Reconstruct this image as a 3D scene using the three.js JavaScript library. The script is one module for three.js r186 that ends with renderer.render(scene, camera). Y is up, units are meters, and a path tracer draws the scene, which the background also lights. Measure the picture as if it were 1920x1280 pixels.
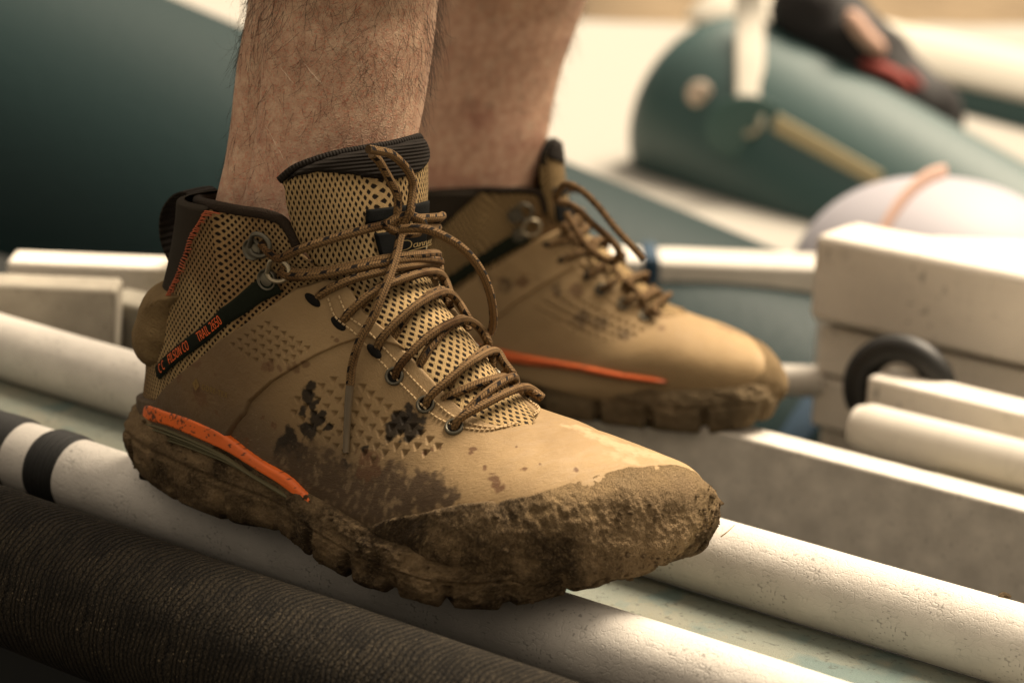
import * as THREE from 'three';
import { mergeGeometries } from 'three/addons/utils/BufferGeometryUtils.js';
import { RoundedBoxGeometry } from 'three/addons/geometries/RoundedBoxGeometry.js';

// ------------------------------------------------------------------ camera, sky, sun, exposure
const scene = new THREE.Scene();
const FPX = 4533, PW = 1920, PH = 1280;                       // focal length in photo pixels
const camera = new THREE.PerspectiveCamera(2 * Math.atan(PH / 2 / FPX) * 180 / Math.PI, 1024 / 682, 0.05, 400);
camera.position.set(0.1428, 0.38364, 1.08405);
camera.setRotationFromMatrix(new THREE.Matrix4().set(
  0.99913, -0.0403, -0.0111, 0, 0.0418, 0.95893, 0.28053, 0, -0.00066, -0.28075, 0.95978, 0, 0, 0, 0, 1));
camera.focus = 1.035; camera.userData.fStop = 7.5;
camera.updateMatrixWorld(true);
const sunDir = new THREE.Vector3(0.40, 0.85, -0.34).normalize();
{ // overcast, warm sky, brightest around the veiled sun
  const W = 256, H = 128, d = new Float32Array(W * H * 4), v = new THREE.Vector3();
  for (let j = 0; j < H; j++) for (let i = 0; i < W; i++) {
    const el = ((j + 0.5) / H - 0.5) * Math.PI, az = ((i + 0.5) / W - 0.5) * 2 * Math.PI;
    v.set(Math.cos(az) * Math.cos(el), Math.sin(el), Math.sin(az) * Math.cos(el));
    const c = Math.max(0, v.dot(sunDir)), up = Math.max(0, v.y);
    let L = 0.066 + 0.42 * Math.pow(up, 1.3) + 0.35 * Math.pow(c, 3) + 1.0 * Math.pow(c, 12);
    if (v.y < 0) L = 0.04;
    const o = (j * W + i) * 4; d[o] = L * 1.0; d[o + 1] = L * 0.835; d[o + 2] = L * 0.645; d[o + 3] = 1;
  }
  const t = new THREE.DataTexture(d, W, H, THREE.RGBAFormat, THREE.FloatType);
  t.mapping = THREE.EquirectangularReflectionMapping; t.magFilter = t.minFilter = THREE.LinearFilter; t.needsUpdate = true;
  scene.background = t; scene.environment = t;
}
const sun = new THREE.DirectionalLight(new THREE.Color(1.0, 0.835, 0.635), 4.6);
sun.position.copy(sunDir).multiplyScalar(6); sun.target.position.set(0, 0, 0);
sun.castShadow = true; sun.shadow.radius = 58; sun.shadow.mapSize.set(4096, 4096);
Object.assign(sun.shadow.camera, { left: -3, right: 3, top: 3, bottom: -3, near: 0.1, far: 20 });
scene.add(sun, sun.target);
const renderer = new THREE.WebGLRenderer({ antialias: true });
renderer.toneMapping = THREE.LinearToneMapping; renderer.toneMappingExposure = 1.88;
renderer.shadowMap.enabled = true; renderer.shadowMap.type = THREE.PCFSoftShadowMap;

// ------------------------------------------------------------------ helpers
const V = (x, y, z) => new THREE.Vector3(x, y, z);
const clamp = (x, a = 0, b = 1) => x < a ? a : x > b ? b : x;
const sstep = (a, b, x) => { const t = clamp((x - a) / (b - a)); return t * t * (3 - 2 * t); };
const mix = (a, b, t) => a + (b - a) * t;
function rng(seed) { let s = seed >>> 0; return () => { s = (s + 0x6d2b79f5) | 0; let t = Math.imul(s ^ (s >>> 15), 1 | s); t = (t + Math.imul(t ^ (t >>> 7), 61 | t)) ^ t; return ((t ^ (t >>> 14)) >>> 0) / 4294967296; }; }
const HT = new Float32Array(65536); { const r = rng(77); for (let i = 0; i < 65536; i++) HT[i] = r() * 2 - 1; }
const hsh = (x, y, z) => HT[(Math.imul(x, 73856093) ^ Math.imul(y, 19349663) ^ Math.imul(z, 83492791)) & 65535];
function vn(x, y, z) {
  const xi = Math.floor(x), yi = Math.floor(y), zi = Math.floor(z); let fx = x - xi, fy = y - yi, fz = z - zi;
  fx = fx * fx * (3 - 2 * fx); fy = fy * fy * (3 - 2 * fy); fz = fz * fz * (3 - 2 * fz);
  const a = mix(hsh(xi, yi, zi), hsh(xi + 1, yi, zi), fx), b = mix(hsh(xi, yi + 1, zi), hsh(xi + 1, yi + 1, zi), fx);
  const c = mix(hsh(xi, yi, zi + 1), hsh(xi + 1, yi, zi + 1), fx), d = mix(hsh(xi, yi + 1, zi + 1), hsh(xi + 1, yi + 1, zi + 1), fx);
  return mix(mix(a, b, fy), mix(c, d, fy), fz);
}
function fbm(x, y, z, n = 4) { let s = 0, a = 0.5; for (let i = 0; i < n; i++) { s += a * vn(x, y, z); const X = (0.8 * x - 0.6 * y) * 2.03 + 7.1, Y = (0.6 * x + 0.8 * y) * 2.03, Z = z * 2.03 + 1.7; x = X; y = 0.8 * Y - 0.6 * Z + 3.3; z = 0.6 * Y + 0.8 * Z; a *= 0.5; } return s; }
const mixc = (a, b, t) => [mix(a[0], b[0], t), mix(a[1], b[1], t), mix(a[2], b[2], t)];
const lin = (r, g, b) => new THREE.Color().setRGB(r, g, b);

// photo pixel -> ray; a pixel at a distance along the optical axis -> a point in the world
const camM = camera.matrixWorld, camP = camera.position;
const ray = (x, y) => V((x - PW / 2) / FPX, -(y - PH / 2) / FPX, -1).transformDirection(camM).multiplyScalar(Math.hypot((x - PW / 2) / FPX, (y - PH / 2) / FPX, 1));
const at = (x, y, depth) => ray(x, y).multiplyScalar(depth).add(camP);
const atY = (x, y, h) => { const d = ray(x, y); return d.clone().multiplyScalar((h - camP.y) / d.y).add(camP); };

const names = {};
function numbered(n) { const k = names[n] = (names[n] ?? -1) + 1; return k ? n + '_' + String(k).padStart(3, '0') : n; }
function tag(o, label, category, group, kind) { Object.assign(o.userData, { label }); if (category) o.userData.category = category; if (group) o.userData.group = group; if (kind) o.userData.kind = kind; return o; }
function thing(name, label, category, pos = V(0, 0, 0), group) { const g = new THREE.Group(); g.name = numbered(name); g.position.copy(pos); scene.add(g); return tag(g, label, category, group); }
function part(name, geo, mat, parent) { const m = new THREE.Mesh(geo, mat); m.name = name; m.castShadow = m.receiveShadow = true; parent.add(m); return m; }
function solo(name, geo, mat, label, category, pos = V(0, 0, 0), group, kind) { const m = part(numbered(name), geo, mat, scene); m.position.copy(pos); return tag(m, label, category, group, kind); }

// computed textures
function tex(w, h, fn, { srgb = false, rx = 1, ry = 1 } = {}) {
  const d = new Uint8Array(w * h * 4);
  for (let y = 0; y < h; y++) for (let x = 0; x < w; x++) { const c = fn(x / w, y / h, x, y), o = (y * w + x) * 4; if (typeof c === 'number') { d[o] = d[o + 1] = d[o + 2] = clamp(c) * 255; d[o + 3] = 255; } else { d[o] = clamp(c[0]) * 255; d[o + 1] = clamp(c[1]) * 255; d[o + 2] = clamp(c[2]) * 255; d[o + 3] = (c[3] === undefined ? 1 : clamp(c[3])) * 255; } }
  const t = new THREE.DataTexture(d, w, h, THREE.RGBAFormat); t.wrapS = t.wrapT = THREE.RepeatWrapping; t.magFilter = THREE.LinearFilter; t.minFilter = THREE.LinearMipmapLinearFilter; t.generateMipmaps = true;
  if (srgb) t.colorSpace = THREE.SRGBColorSpace; t.repeat.set(rx, ry); t.needsUpdate = true; return t;
}
// periodic fbm on a torus of lattice cells, for tiles without seams
function pn(u, v, f, s = 0) { const x = u * f, y = v * f, xi = Math.floor(x), yi = Math.floor(y); let fx = x - xi, fy = y - yi; fx = fx * fx * (3 - 2 * fx); fy = fy * fy * (3 - 2 * fy); const m = (a) => ((a % f) + f) % f; return mix(mix(hsh(m(xi), m(yi), s), hsh(m(xi + 1), m(yi), s), fx), mix(hsh(m(xi), m(yi + 1), s), hsh(m(xi + 1), m(yi + 1), s), fx), fy); }
const pfbm = (u, v, f, s = 0, n = 4) => { let r = 0, a = 0.5; for (let i = 0; i < n; i++) { r += a * pn(u, v, f, s + i); f *= 2; a *= 0.5; } return r; };

// a loft through rings of equal length; rings[i] = array of Vector3, closed around
function loft(rings, { capA = false, capB = false, uvm = true } = {}) {
  const n = rings[0].length, pos = [], uv = [], idx = []; let L = 0;
  rings.forEach((r, i) => { if (i) L += r[0].distanceTo(rings[i - 1][0]); let c = 0; for (let k = 0; k <= n; k++) { const p = r[k % n]; if (k) c += p.distanceTo(r[k - 1]); pos.push(p.x, p.y, p.z); uv.push(c, L); } });
  for (let i = 0; i < rings.length - 1; i++) for (let k = 0; k < n; k++) { const a = i * (n + 1) + k, b = a + 1, c = a + n + 1, d = c + 1; idx.push(a, b, c, b, d, c); }
  const cap = (r, flip) => { const c0 = pos.length / 3, c = V(0, 0, 0); r.forEach((p) => c.add(p)); c.multiplyScalar(1 / n); pos.push(c.x, c.y, c.z); uv.push(0, 0); r.forEach((p) => { pos.push(p.x, p.y, p.z); uv.push(p.x, p.z); }); for (let k = 0; k < n; k++) { const a = c0 + 1 + k, b = c0 + 1 + (k + 1) % n; flip ? idx.push(c0, b, a) : idx.push(c0, a, b); } };
  if (capA) cap(rings[0], true); if (capB) cap(rings[rings.length - 1], false);
  const g = new THREE.BufferGeometry(); g.setAttribute('position', new THREE.Float32BufferAttribute(pos, 3)); g.setAttribute('uv', new THREE.Float32BufferAttribute(uv, 2)); g.setIndex(idx);
  g.computeVertexNormals();
  const nn = g.attributes.normal; // close the seam
  for (let i = 0; i < rings.length; i++) { const a = i * (n + 1), b = a + n; const q = V(nn.getX(a) + nn.getX(b), nn.getY(a) + nn.getY(b), nn.getZ(a) + nn.getZ(b)).normalize(); nn.setXYZ(a, q.x, q.y, q.z); nn.setXYZ(b, q.x, q.y, q.z); }
  return g;
}
// a tube through points: own frames, radius may vary, uv in metres (x around, y along)
function tube(pts, r, seg = 12, per = 0.0012, closedEnds = true, flat = 1) {
  const curve = new THREE.CatmullRomCurve3(pts, false, 'centripetal'), L = curve.getLength(), n = Math.max(4, Math.ceil(L / per));
  const fr = curve.computeFrenetFrames(n, false), rings = [];
  for (let i = 0; i <= n; i++) { const p = curve.getPointAt(i / n), rr = typeof r === 'function' ? r(i / n) : r, ring = []; for (let k = 0; k < seg; k++) { const a = k / seg * 2 * Math.PI; ring.push(p.clone().addScaledVector(fr.normals[i], Math.cos(a) * rr).addScaledVector(fr.binormals[i], -Math.sin(a) * rr * flat)); } rings.push(ring); }
  return loft(rings, { capA: closedEnds, capB: closedEnds });
}
function colorize(g, fn) { const p = g.attributes.position, n = g.attributes.normal, c = new Float32Array(p.count * 3); for (let i = 0; i < p.count; i++) { const k = fn(p.getX(i), p.getY(i), p.getZ(i), n ? n.getX(i) : 0, n ? n.getY(i) : 0, n ? n.getZ(i) : 0); c[i * 3] = k[0]; c[i * 3 + 1] = k[1]; c[i * 3 + 2] = k[2]; } g.setAttribute('color', new THREE.BufferAttribute(c, 3)); return g; }
const M = (o) => new THREE.MeshPhysicalMaterial(Object.assign({ roughness: 0.7, metalness: 0, specularIntensity: (o.roughness ?? 0.7) >= 0.8 ? 0.35 : 0.8, side: THREE.DoubleSide }, o));

// ------------------------------------------------------------------ the boot's last: a loft over four rails, in metres
const SEC = [ // dorsal, lateral, back/plantar, medial (mm)
  [[108, 200, 2], [52, 195, 39], [24, 190, 0], [78, 195, -39]],
  [[113, 168, 2], [54, 160, 39], [23, 160, 0], [80, 160, -39]],
  [[120, 140, 2], [58, 137, 38.5], [19, 131, 0], [79, 137, -38]],
  [[128, 120, 2], [63, 112, 38.5], [9, 105, 0], [76, 112, -37]],
  [[144, 106, 1], [69, 88, 38.5], [-3, 76, 0], [76, 88, -36]],
  [[163, 92, 0], [79, 62, 41], [-9, 50, 0], [83, 62, -37]],
  [[180, 78, 0], [98, 40, 43], [0, 18, 0], [98, 42, -38]],
  [[195, 68, 0], [135, 32, 47], [80, 8, 0], [132, 34, -40]],
  [[209, 63, -3], [172, 28, 53], [145, 8, 0], [168, 30, -46]],
  [[225, 59, -7], [206, 28, 49], [195, 8, -2], [204, 28, -48]],
  [[241, 55, -12], [232, 28, 35], [230, 10, -6], [235, 29, -51]],
  [[255, 51, -22], [252, 28, 12], [250, 14, -14], [256, 30, -49]],
  [[265, 43, -29], [264, 28, -10], [260, 18, -20], [266, 30, -43]],
  [[272, 31, -34], [272, 30.5, -33], [272, 30, -34], [272, 30.5, -35]],
].map((s) => s.map((p) => p.map((x) => x / 1000)));
const NS = SEC.length - 1, GU = 420, GV = 560;
const BP = new Float32Array((GU + 1) * (GV + 1) * 3), BN = new Float32Array(BP.length);
{
  const cr = (a, b, c, d, t) => 0.5 * (2 * b + (c - a) * t + (2 * a - 5 * b + 4 * c - d) * t * t + (3 * b - a - 3 * c + d) * t * t * t);
  for (let i = 0; i <= GU; i++) {
    const s = i / GU * NS, k = Math.min(NS - 1, Math.floor(s)), t = s - k, R = [];
    for (let q = 0; q < 4; q++) R.push([0, 1, 2].map((c) => cr(SEC[Math.max(0, k - 1)][q][c], SEC[k][q][c], SEC[k + 1][q][c], SEC[Math.min(NS, k + 2)][q][c], t)));
    const O = [0, 1, 2].map((c) => (R[1][c] + R[3][c]) / 2);
    const nu = mix(mix(3.1, 2.15, sstep(1.5, 4.5, s)), 2.5, sstep(6, 9, s)), nl = mix(1.85, 2.8, sstep(3.5, 7, s));
    for (let j = 0; j <= GV; j++) {
      const ph = j / GV * 2 * Math.PI, c = Math.cos(ph), sn = Math.sin(ph), n = c >= 0 ? nu : nl, e = 2 / n;
      const A = c >= 0 ? R[0] : R[2], B = sn >= 0 ? R[1] : R[3], ca = Math.pow(Math.abs(c), e), sa = Math.pow(Math.abs(sn), e), o = (i * (GV + 1) + j) * 3;
      for (let q = 0; q < 3; q++) BP[o + q] = O[q] + (A[q] - O[q]) * ca + (B[q] - O[q]) * sa;
    }
  }
  const du = V(), dv = V(), get = (i, j, t) => { const o = (i * (GV + 1) + ((j % GV) + GV) % GV) * 3; return t.set(BP[o], BP[o + 1], BP[o + 2]); }, a = V(), b = V();
  for (let i = 0; i <= GU; i++) for (let j = 0; j <= GV; j++) {
    du.subVectors(get(Math.min(GU, i + 2), j, a), get(Math.max(0, i - 2), j, b)); dv.subVectors(get(i, j + 3, a), get(i, j - 3, b));
    du.cross(dv).normalize(); const o = (i * (GV + 1) + j) * 3;
    if (!isFinite(du.x) || du.lengthSq() < 0.5) du.set(1, 0, 0);
    BN[o] = du.x; BN[o + 1] = du.y; BN[o + 2] = du.z;
  }
  // outward?
  const o = (Math.floor(GU / 2) * (GV + 1) + GV / 4) * 3; if (BN[o + 2] < 0) for (let i = 0; i < BN.length; i++) BN[i] = -BN[i];
}
function samp(A, u, v, out) {
  const x = clamp(u) * GU, vv = (v - Math.floor(v)) * GV, i = Math.min(GU - 1, Math.floor(x)), j = Math.min(GV - 1, Math.floor(vv)), fx = x - i, fy = vv - j;
  const o = (i * (GV + 1) + j) * 3, p = o + (GV + 1) * 3;
  for (let q = 0; q < 3; q++) out[q] = mix(mix(A[o + q], A[o + 3 + q], fy), mix(A[p + q], A[p + 3 + q], fy), fx);
  return out;
}
const tp = [0, 0, 0], tn = [0, 0, 0];
function onLast(u, v, lift = 0) { samp(BP, u, v, tp); samp(BN, u, v, tn); const l = Math.hypot(...tn) || 1; return V(tp[0] + tn[0] / l * lift, tp[1] + tn[1] / l * lift, tp[2] + tn[2] / l * lift); }
function lastNormal(u, v) { samp(BN, u, v, tn); return V(...tn).normalize(); }

// where a photo pixel meets the right boot's last -> (u, v)
const BOOT_YAW = -37 * Math.PI / 180;
const toBoot = new THREE.Matrix4().makeRotationY(BOOT_YAW).invert();
const SU = 210, SV = 280, SPX = new Float32Array((SU + 1) * (SV + 1) * 2), SFR = new Uint8Array((SU + 1) * (SV + 1)), SZ = new Float32Array((SU + 1) * (SV + 1));
{
  const inv = camera.matrixWorldInverse, m = new THREE.Matrix4().makeRotationY(BOOT_YAW), w = V(), n = V();
  for (let i = 0; i <= SU; i++) for (let j = 0; j <= SV; j++) {
    const o = ((i * 2) * (GV + 1) + j * 2) * 3, q = i * (SV + 1) + j; w.set(BP[o], BP[o + 1], BP[o + 2]).applyMatrix4(m); n.set(BN[o], BN[o + 1], BN[o + 2]).transformDirection(m);
    SFR[q] = n.dot(w.clone().sub(camP)) < 0 ? 1 : 0; w.applyMatrix4(inv); SPX[q * 2] = PW / 2 - FPX * w.x / w.z; SPX[q * 2 + 1] = PH / 2 + FPX * w.y / w.z; SZ[q] = -w.z;
  }
}
const pixMemo = new Map();
function pix(x, y) { // front-facing cell that covers the pixel, else the nearest front-facing vertex
  const key = x + ',' + y; if (pixMemo.has(key)) return pixMemo.get(key);
  let best = null, bz = 1e9, nq = 0, nd = 1e18;
  const tri = (a, b, c, ua, va, ub, vb, uc, vc) => {
    const ax = SPX[a * 2], ay = SPX[a * 2 + 1], bx = SPX[b * 2], by = SPX[b * 2 + 1], cx = SPX[c * 2], cy = SPX[c * 2 + 1];
    const d = (by - cy) * (ax - cx) + (cx - bx) * (ay - cy); if (Math.abs(d) < 1e-9) return;
    const l1 = ((by - cy) * (x - cx) + (cx - bx) * (y - cy)) / d, l2 = ((cy - ay) * (x - cx) + (ax - cx) * (y - cy)) / d, l3 = 1 - l1 - l2;
    if (l1 < -1e-4 || l2 < -1e-4 || l3 < -1e-4) return; const z = l1 * SZ[a] + l2 * SZ[b] + l3 * SZ[c];
    if (z < bz) { bz = z; best = [l1 * ua + l2 * ub + l3 * uc, l1 * va + l2 * vb + l3 * vc]; }
  };
  for (let i = 0; i < SU; i++) for (let j = 0; j < SV; j++) {
    const a = i * (SV + 1) + j, b = a + 1, c = a + SV + 1, d = c + 1; if (!SFR[a] && !SFR[b] && !SFR[c] && !SFR[d]) continue;
    const dd = (SPX[a * 2] - x) ** 2 + (SPX[a * 2 + 1] - y) ** 2; if (dd < nd) { nd = dd; nq = a; }
    if (dd > 12000) continue;
    const u0 = i / SU, u1 = (i + 1) / SU, v0 = j / SV, v1 = (j + 1) / SV;
    tri(a, b, c, u0, v0, u0, v1, u1, v0); tri(b, d, c, u0, v1, u1, v1, u1, v0);
  }
  const r = best || [Math.floor(nq / (SV + 1)) / SU, (nq % (SV + 1)) / SV];
  if (r[1] > 0.75) r[1] -= 1;                                 // keep v continuous across the top of the foot
  pixMemo.set(key, r); return r;
}
const P2 = (list) => list.map(([x, y]) => pix(x, y));
const mirror = (list, round = 0) => list.map(([u, v]) => [u, round - v]).reverse();

function smoothClosed(poly, per = 6) { const c = new THREE.CatmullRomCurve3(poly.map(([u, v]) => V(u, v, 0)), true, 'centripetal'); return c.getPoints(poly.length * per).slice(0, -1).map((p) => [p.x, p.y]); }
function densify(poly) { return poly; }

// a piece of material cut to an outline on the last, with thickness and rolled edges
function patch({ poly, step = 0.0006, off = 0.0015, roll = 0.002, sink = 0.0008, disp, color, mirrored = false, vref = 0.25 }) {
  let u0 = 1e9, u1 = -1e9, v0 = 1e9, v1 = -1e9; for (const [u, v] of poly) { u0 = Math.min(u0, u); u1 = Math.max(u1, u); v0 = Math.min(v0, v); v1 = Math.max(v1, v); }
  u0 = Math.max(0, u0 - 0.004); u1 = Math.min(1, u1 + 0.004); v0 -= 0.004; v1 += 0.004;
  const um = (u0 + u1) / 2, vm = (v0 + v1) / 2; let LU = 0, LV = 0;
  for (let k = 0; k < 24; k++) { LU += Math.max(onLast(mix(u0, u1, k / 24), mix(v0, v1, .3)).distanceTo(onLast(mix(u0, u1, (k + 1) / 24), mix(v0, v1, .3))), onLast(mix(u0, u1, k / 24), mix(v0, v1, .7)).distanceTo(onLast(mix(u0, u1, (k + 1) / 24), mix(v0, v1, .7)))); LV += onLast(um, mix(v0, v1, k / 24)).distanceTo(onLast(um, mix(v0, v1, (k + 1) / 24))); }
  const su = LU / (u1 - u0), sv = LV / (v1 - v0), nu = Math.max(4, Math.ceil(LU / step)), nv = Math.max(4, Math.ceil(LV / step));
  const TA = [0], TB = []; for (let q = 0; q <= 64; q++) { const u = mix(u0, u1, q / 64); if (q) TA.push(TA[q - 1] + onLast(u, vref).distanceTo(onLast(mix(u0, u1, (q - 1) / 64), vref))); TB.push((onLast(u, vref - 0.03).distanceTo(onLast(u, vref)) + onLast(u, vref).distanceTo(onLast(u, vref + 0.03))) / 0.06); }
  const tab = (T, u) => { const x = clamp((u - u0) / (u1 - u0)) * 64, i = Math.min(63, Math.floor(x)); return mix(T[i], T[i + 1], x - i); };
  const PX = poly.map((p) => p[0] * su), PY = poly.map((p) => p[1] * sv), n = poly.length;
  const sdf = (u, v) => {
    const x = u * su, y = v * sv; let d = 1e18, ins = false;
    for (let i = 0, j = n - 1; i < n; j = i++) {
      const ex = PX[j] - PX[i], ey = PY[j] - PY[i], wx = x - PX[i], wy = y - PY[i], t = clamp((wx * ex + wy * ey) / (ex * ex + ey * ey + 1e-18)), bx = wx - ex * t, by = wy - ey * t, q = bx * bx + by * by; if (q < d) d = q;
      if ((PY[i] > y) !== (PY[j] > y) && x < (PX[j] - PX[i]) * (y - PY[i]) / (PY[j] - PY[i]) + PX[i]) ins = !ins;
    }
    return Math.sqrt(d) * (ins ? 1 : -1);
  };
  const S = new Float32Array((nu + 1) * (nv + 1)), pos = [], uv = [], col = [], idx = [], vid = new Int32Array((nu + 1) * (nv + 1)).fill(-1), em = new Map();
  for (let i = 0; i <= nu; i++) for (let j = 0; j <= nv; j++) S[i * (nv + 1) + j] = sdf(mix(u0, u1, i / nu), mix(v0, v1, j / nv));
  const addV = (u, v, s) => {
    samp(BP, u, v, tp); samp(BN, u, v, tn); const l = Math.hypot(tn[0], tn[1], tn[2]) || 1, e = clamp(s / roll), edge = Math.sqrt(1 - (1 - e) * (1 - e));
    const p = [tp[0], tp[1], tp[2]], nn = [tn[0] / l, tn[1] / l, tn[2] / l];
    let h = mix(-sink, typeof off === 'function' ? off(u, v, p, s) : off, edge); const cx = disp ? disp(u, v, p, s) : 0; h += cx;
    const x = p[0] + nn[0] * h, y = p[1] + nn[1] * h, z = p[2] + nn[2] * h; pos.push(x, y, mirrored ? -z : z); uv.push((v - vref) * tab(TB, u), tab(TA, u));
    if (color) { const c = color(p, u, v, s); col.push(c[0], c[1], c[2]); } return pos.length / 3 - 1;
  };
  const vert = (i, j) => { const q = i * (nv + 1) + j; if (vid[q] < 0) vid[q] = addV(mix(u0, u1, i / nu), mix(v0, v1, j / nv), S[q]); return vid[q]; };
  const edgeV = (i0, j0, i1, j1) => { const a = i0 * (nv + 1) + j0, b = i1 * (nv + 1) + j1, key = a < b ? a * 4e6 + b : b * 4e6 + a; let r = em.get(key); if (r === undefined) { const t = S[a] / (S[a] - S[b]); r = addV(mix(u0, u1, mix(i0, i1, t) / nu), mix(v0, v1, mix(j0, j1, t) / nv), 0); em.set(key, r); } return r; };
  const face = (list) => { for (let k = 1; k < list.length - 1; k++) mirrored ? idx.push(list[0], list[k + 1], list[k]) : idx.push(list[0], list[k], list[k + 1]); };
  for (let i = 0; i < nu; i++) for (let j = 0; j < nv; j++) {
    const c = [[i, j], [i + 1, j], [i + 1, j + 1], [i, j + 1]], out = []; let any = false;
    for (let k = 0; k < 4; k++) if (S[c[k][0] * (nv + 1) + c[k][1]] > 0) any = true; if (!any) continue;
    for (let k = 0; k < 4; k++) { const a = c[k], b = c[(k + 1) % 4], sa = S[a[0] * (nv + 1) + a[1]], sb = S[b[0] * (nv + 1) + b[1]]; if (sa > 0) out.push(vert(...a)); if ((sa > 0) !== (sb > 0)) out.push(edgeV(...a, ...b)); }
    if (out.length > 2) face(out);
  }
  const g = new THREE.BufferGeometry(); g.setAttribute('position', new THREE.Float32BufferAttribute(pos, 3)); g.setAttribute('uv', new THREE.Float32BufferAttribute(uv, 2)); if (color) g.setAttribute('color', new THREE.Float32BufferAttribute(col, 3));
  g.setIndex(idx); g.computeVertexNormals(); return outward(g);
}
function outward(g) { // faces turned away from the foot
  const p = g.attributes.position, n = g.attributes.normal; let s = 0;
  for (let i = 0; i < p.count; i += 7) { const x = p.getX(i), y = p.getY(i), z = p.getZ(i), cx = x < 0.1 ? 0.06 : x * 0.93, cy = x < 0.1 ? y : 0.02; s += n.getX(i) * (x - cx) + n.getY(i) * (y - cy) + n.getZ(i) * z; }
  if (s < 0) { const a = g.index.array; for (let i = 0; i < a.length; i += 3) { const t = a[i]; a[i] = a[i + 1]; a[i + 1] = t; } g.computeVertexNormals(); }
  return g;
}
// a strip laid along a line on the last: uv runs 0..1 along and across
function strip({ line, width, lift = 0.002, crown = 0.0006, n = 120, m = 10, mirrored = false, round = true }) {
  const c = new THREE.CatmullRomCurve3(line.map(([u, v]) => V(u, v, 0)), false, 'centripetal'), C = [], Nn = [];
  { const raw = [], cum = [0]; for (let i = 0; i <= 400; i++) { const p = c.getPoint(i / 400); raw.push([p.x, p.y, onLast(p.x, p.y, 0)]); if (i) cum.push(cum[i - 1] + raw[i][2].distanceTo(raw[i - 1][2])); } let k = 0; for (let i = 0; i <= n; i++) { const d = i / n * cum[400]; while (k < 399 && cum[k + 1] < d) k++; const f = clamp((d - cum[k]) / (cum[k + 1] - cum[k] + 1e-12)), u = mix(raw[k][0], raw[k + 1][0], f), v = mix(raw[k][1], raw[k + 1][1], f); C.push(onLast(u, v, 0)); Nn.push(lastNormal(u, v)); } }
  const pos = [], uv = [], idx = [];
  for (let i = 0; i <= n; i++) {
    const t = V().subVectors(C[Math.min(n, i + 1)], C[Math.max(0, i - 1)]).normalize(), s = V().crossVectors(Nn[i], t).normalize(), w = typeof width === 'function' ? width(i / n) : width;
    for (let k = 0; k <= m; k++) { const a = k / m * 2 - 1, e = round ? Math.sqrt(Math.max(0, 1 - Math.pow(Math.abs(a), 6))) : 1; const p = C[i].clone().addScaledVector(s, a * w / 2).addScaledVector(Nn[i], mix(lift - 0.001, lift + crown * (1 - a * a), e)); pos.push(p.x, p.y, mirrored ? -p.z : p.z); uv.push(i / n, k / m); }
  }
  for (let i = 0; i < n; i++) for (let k = 0; k < m; k++) { const a = i * (m + 1) + k, b = a + m + 1; mirrored ? idx.push(a, a + 1, b, a + 1, b + 1, b) : idx.push(a, b, a + 1, a + 1, b, b + 1); }
  const g = new THREE.BufferGeometry(); g.setAttribute('position', new THREE.Float32BufferAttribute(pos, 3)); g.setAttribute('uv', new THREE.Float32BufferAttribute(uv, 2)); g.setIndex(idx); g.computeVertexNormals(); return outward(g);
}
// ------------------------------------------------------------------ materials
const KNIT = [], knitH = (u, v) => { // two offset rows of hexagonal holes per tile; returns 0 in a hole .. 1 on the yarn
  let d = 9, e = 9; for (const [cx, cy] of [[0.25, 0.25], [0.75, 0.75], [0.25, 1.25], [0.75, -0.25], [-0.25, 0.75], [1.25, 0.25], [1.25, 1.25], [-0.25, -0.25], [1.25, -0.75], [-0.25, 1.75], [0.75, 1.75], [0.25, -0.75]]) { const q = Math.hypot((u - cx) * 1.12, v - cy); if (q < d) { e = d; d = q; } else if (q < e) e = q; }
  return sstep(0.43, 0.26, e - d);
};
const knitMap = tex(256, 256, (u, v) => { const h = knitH(u, v), th = 0.82 + 0.18 * Math.sin((u * 24 + v * 10) * Math.PI) + 0.16 * pn(u, v, 32, 5); return [mix(0.14, 0.86 * th, h), mix(0.105, 0.74 * th, h), mix(0.065, 0.54 * th, h)]; }, { srgb: true });
const knitBump = tex(256, 256, (u, v) => knitH(u, v) * (0.85 + 0.1 * Math.sin((u * 24 + v * 10) * Math.PI)));
const rep = (t, a, b) => { const c = t.clone(); c.repeat.set(1 / a, 1 / b); c.needsUpdate = true; return c; };
const grain = tex(512, 512, (u, v) => 0.5 + 0.34 * pfbm(u, v, 24, 3, 5) + 0.22 * pfbm(u, v, 90, 9, 3));
const leatherRough = tex(256, 256, (u, v) => 0.74 + 0.25 * pfbm(u, v, 12, 21, 4));
const gritBump = tex(512, 512, (u, v) => 0.5 + 0.3 * pfbm(u, v, 16, 31, 5) + 0.4 * Math.max(0, pn(u, v, 96, 37)) + 0.3 * pn(u, v, 160, 39));
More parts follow.
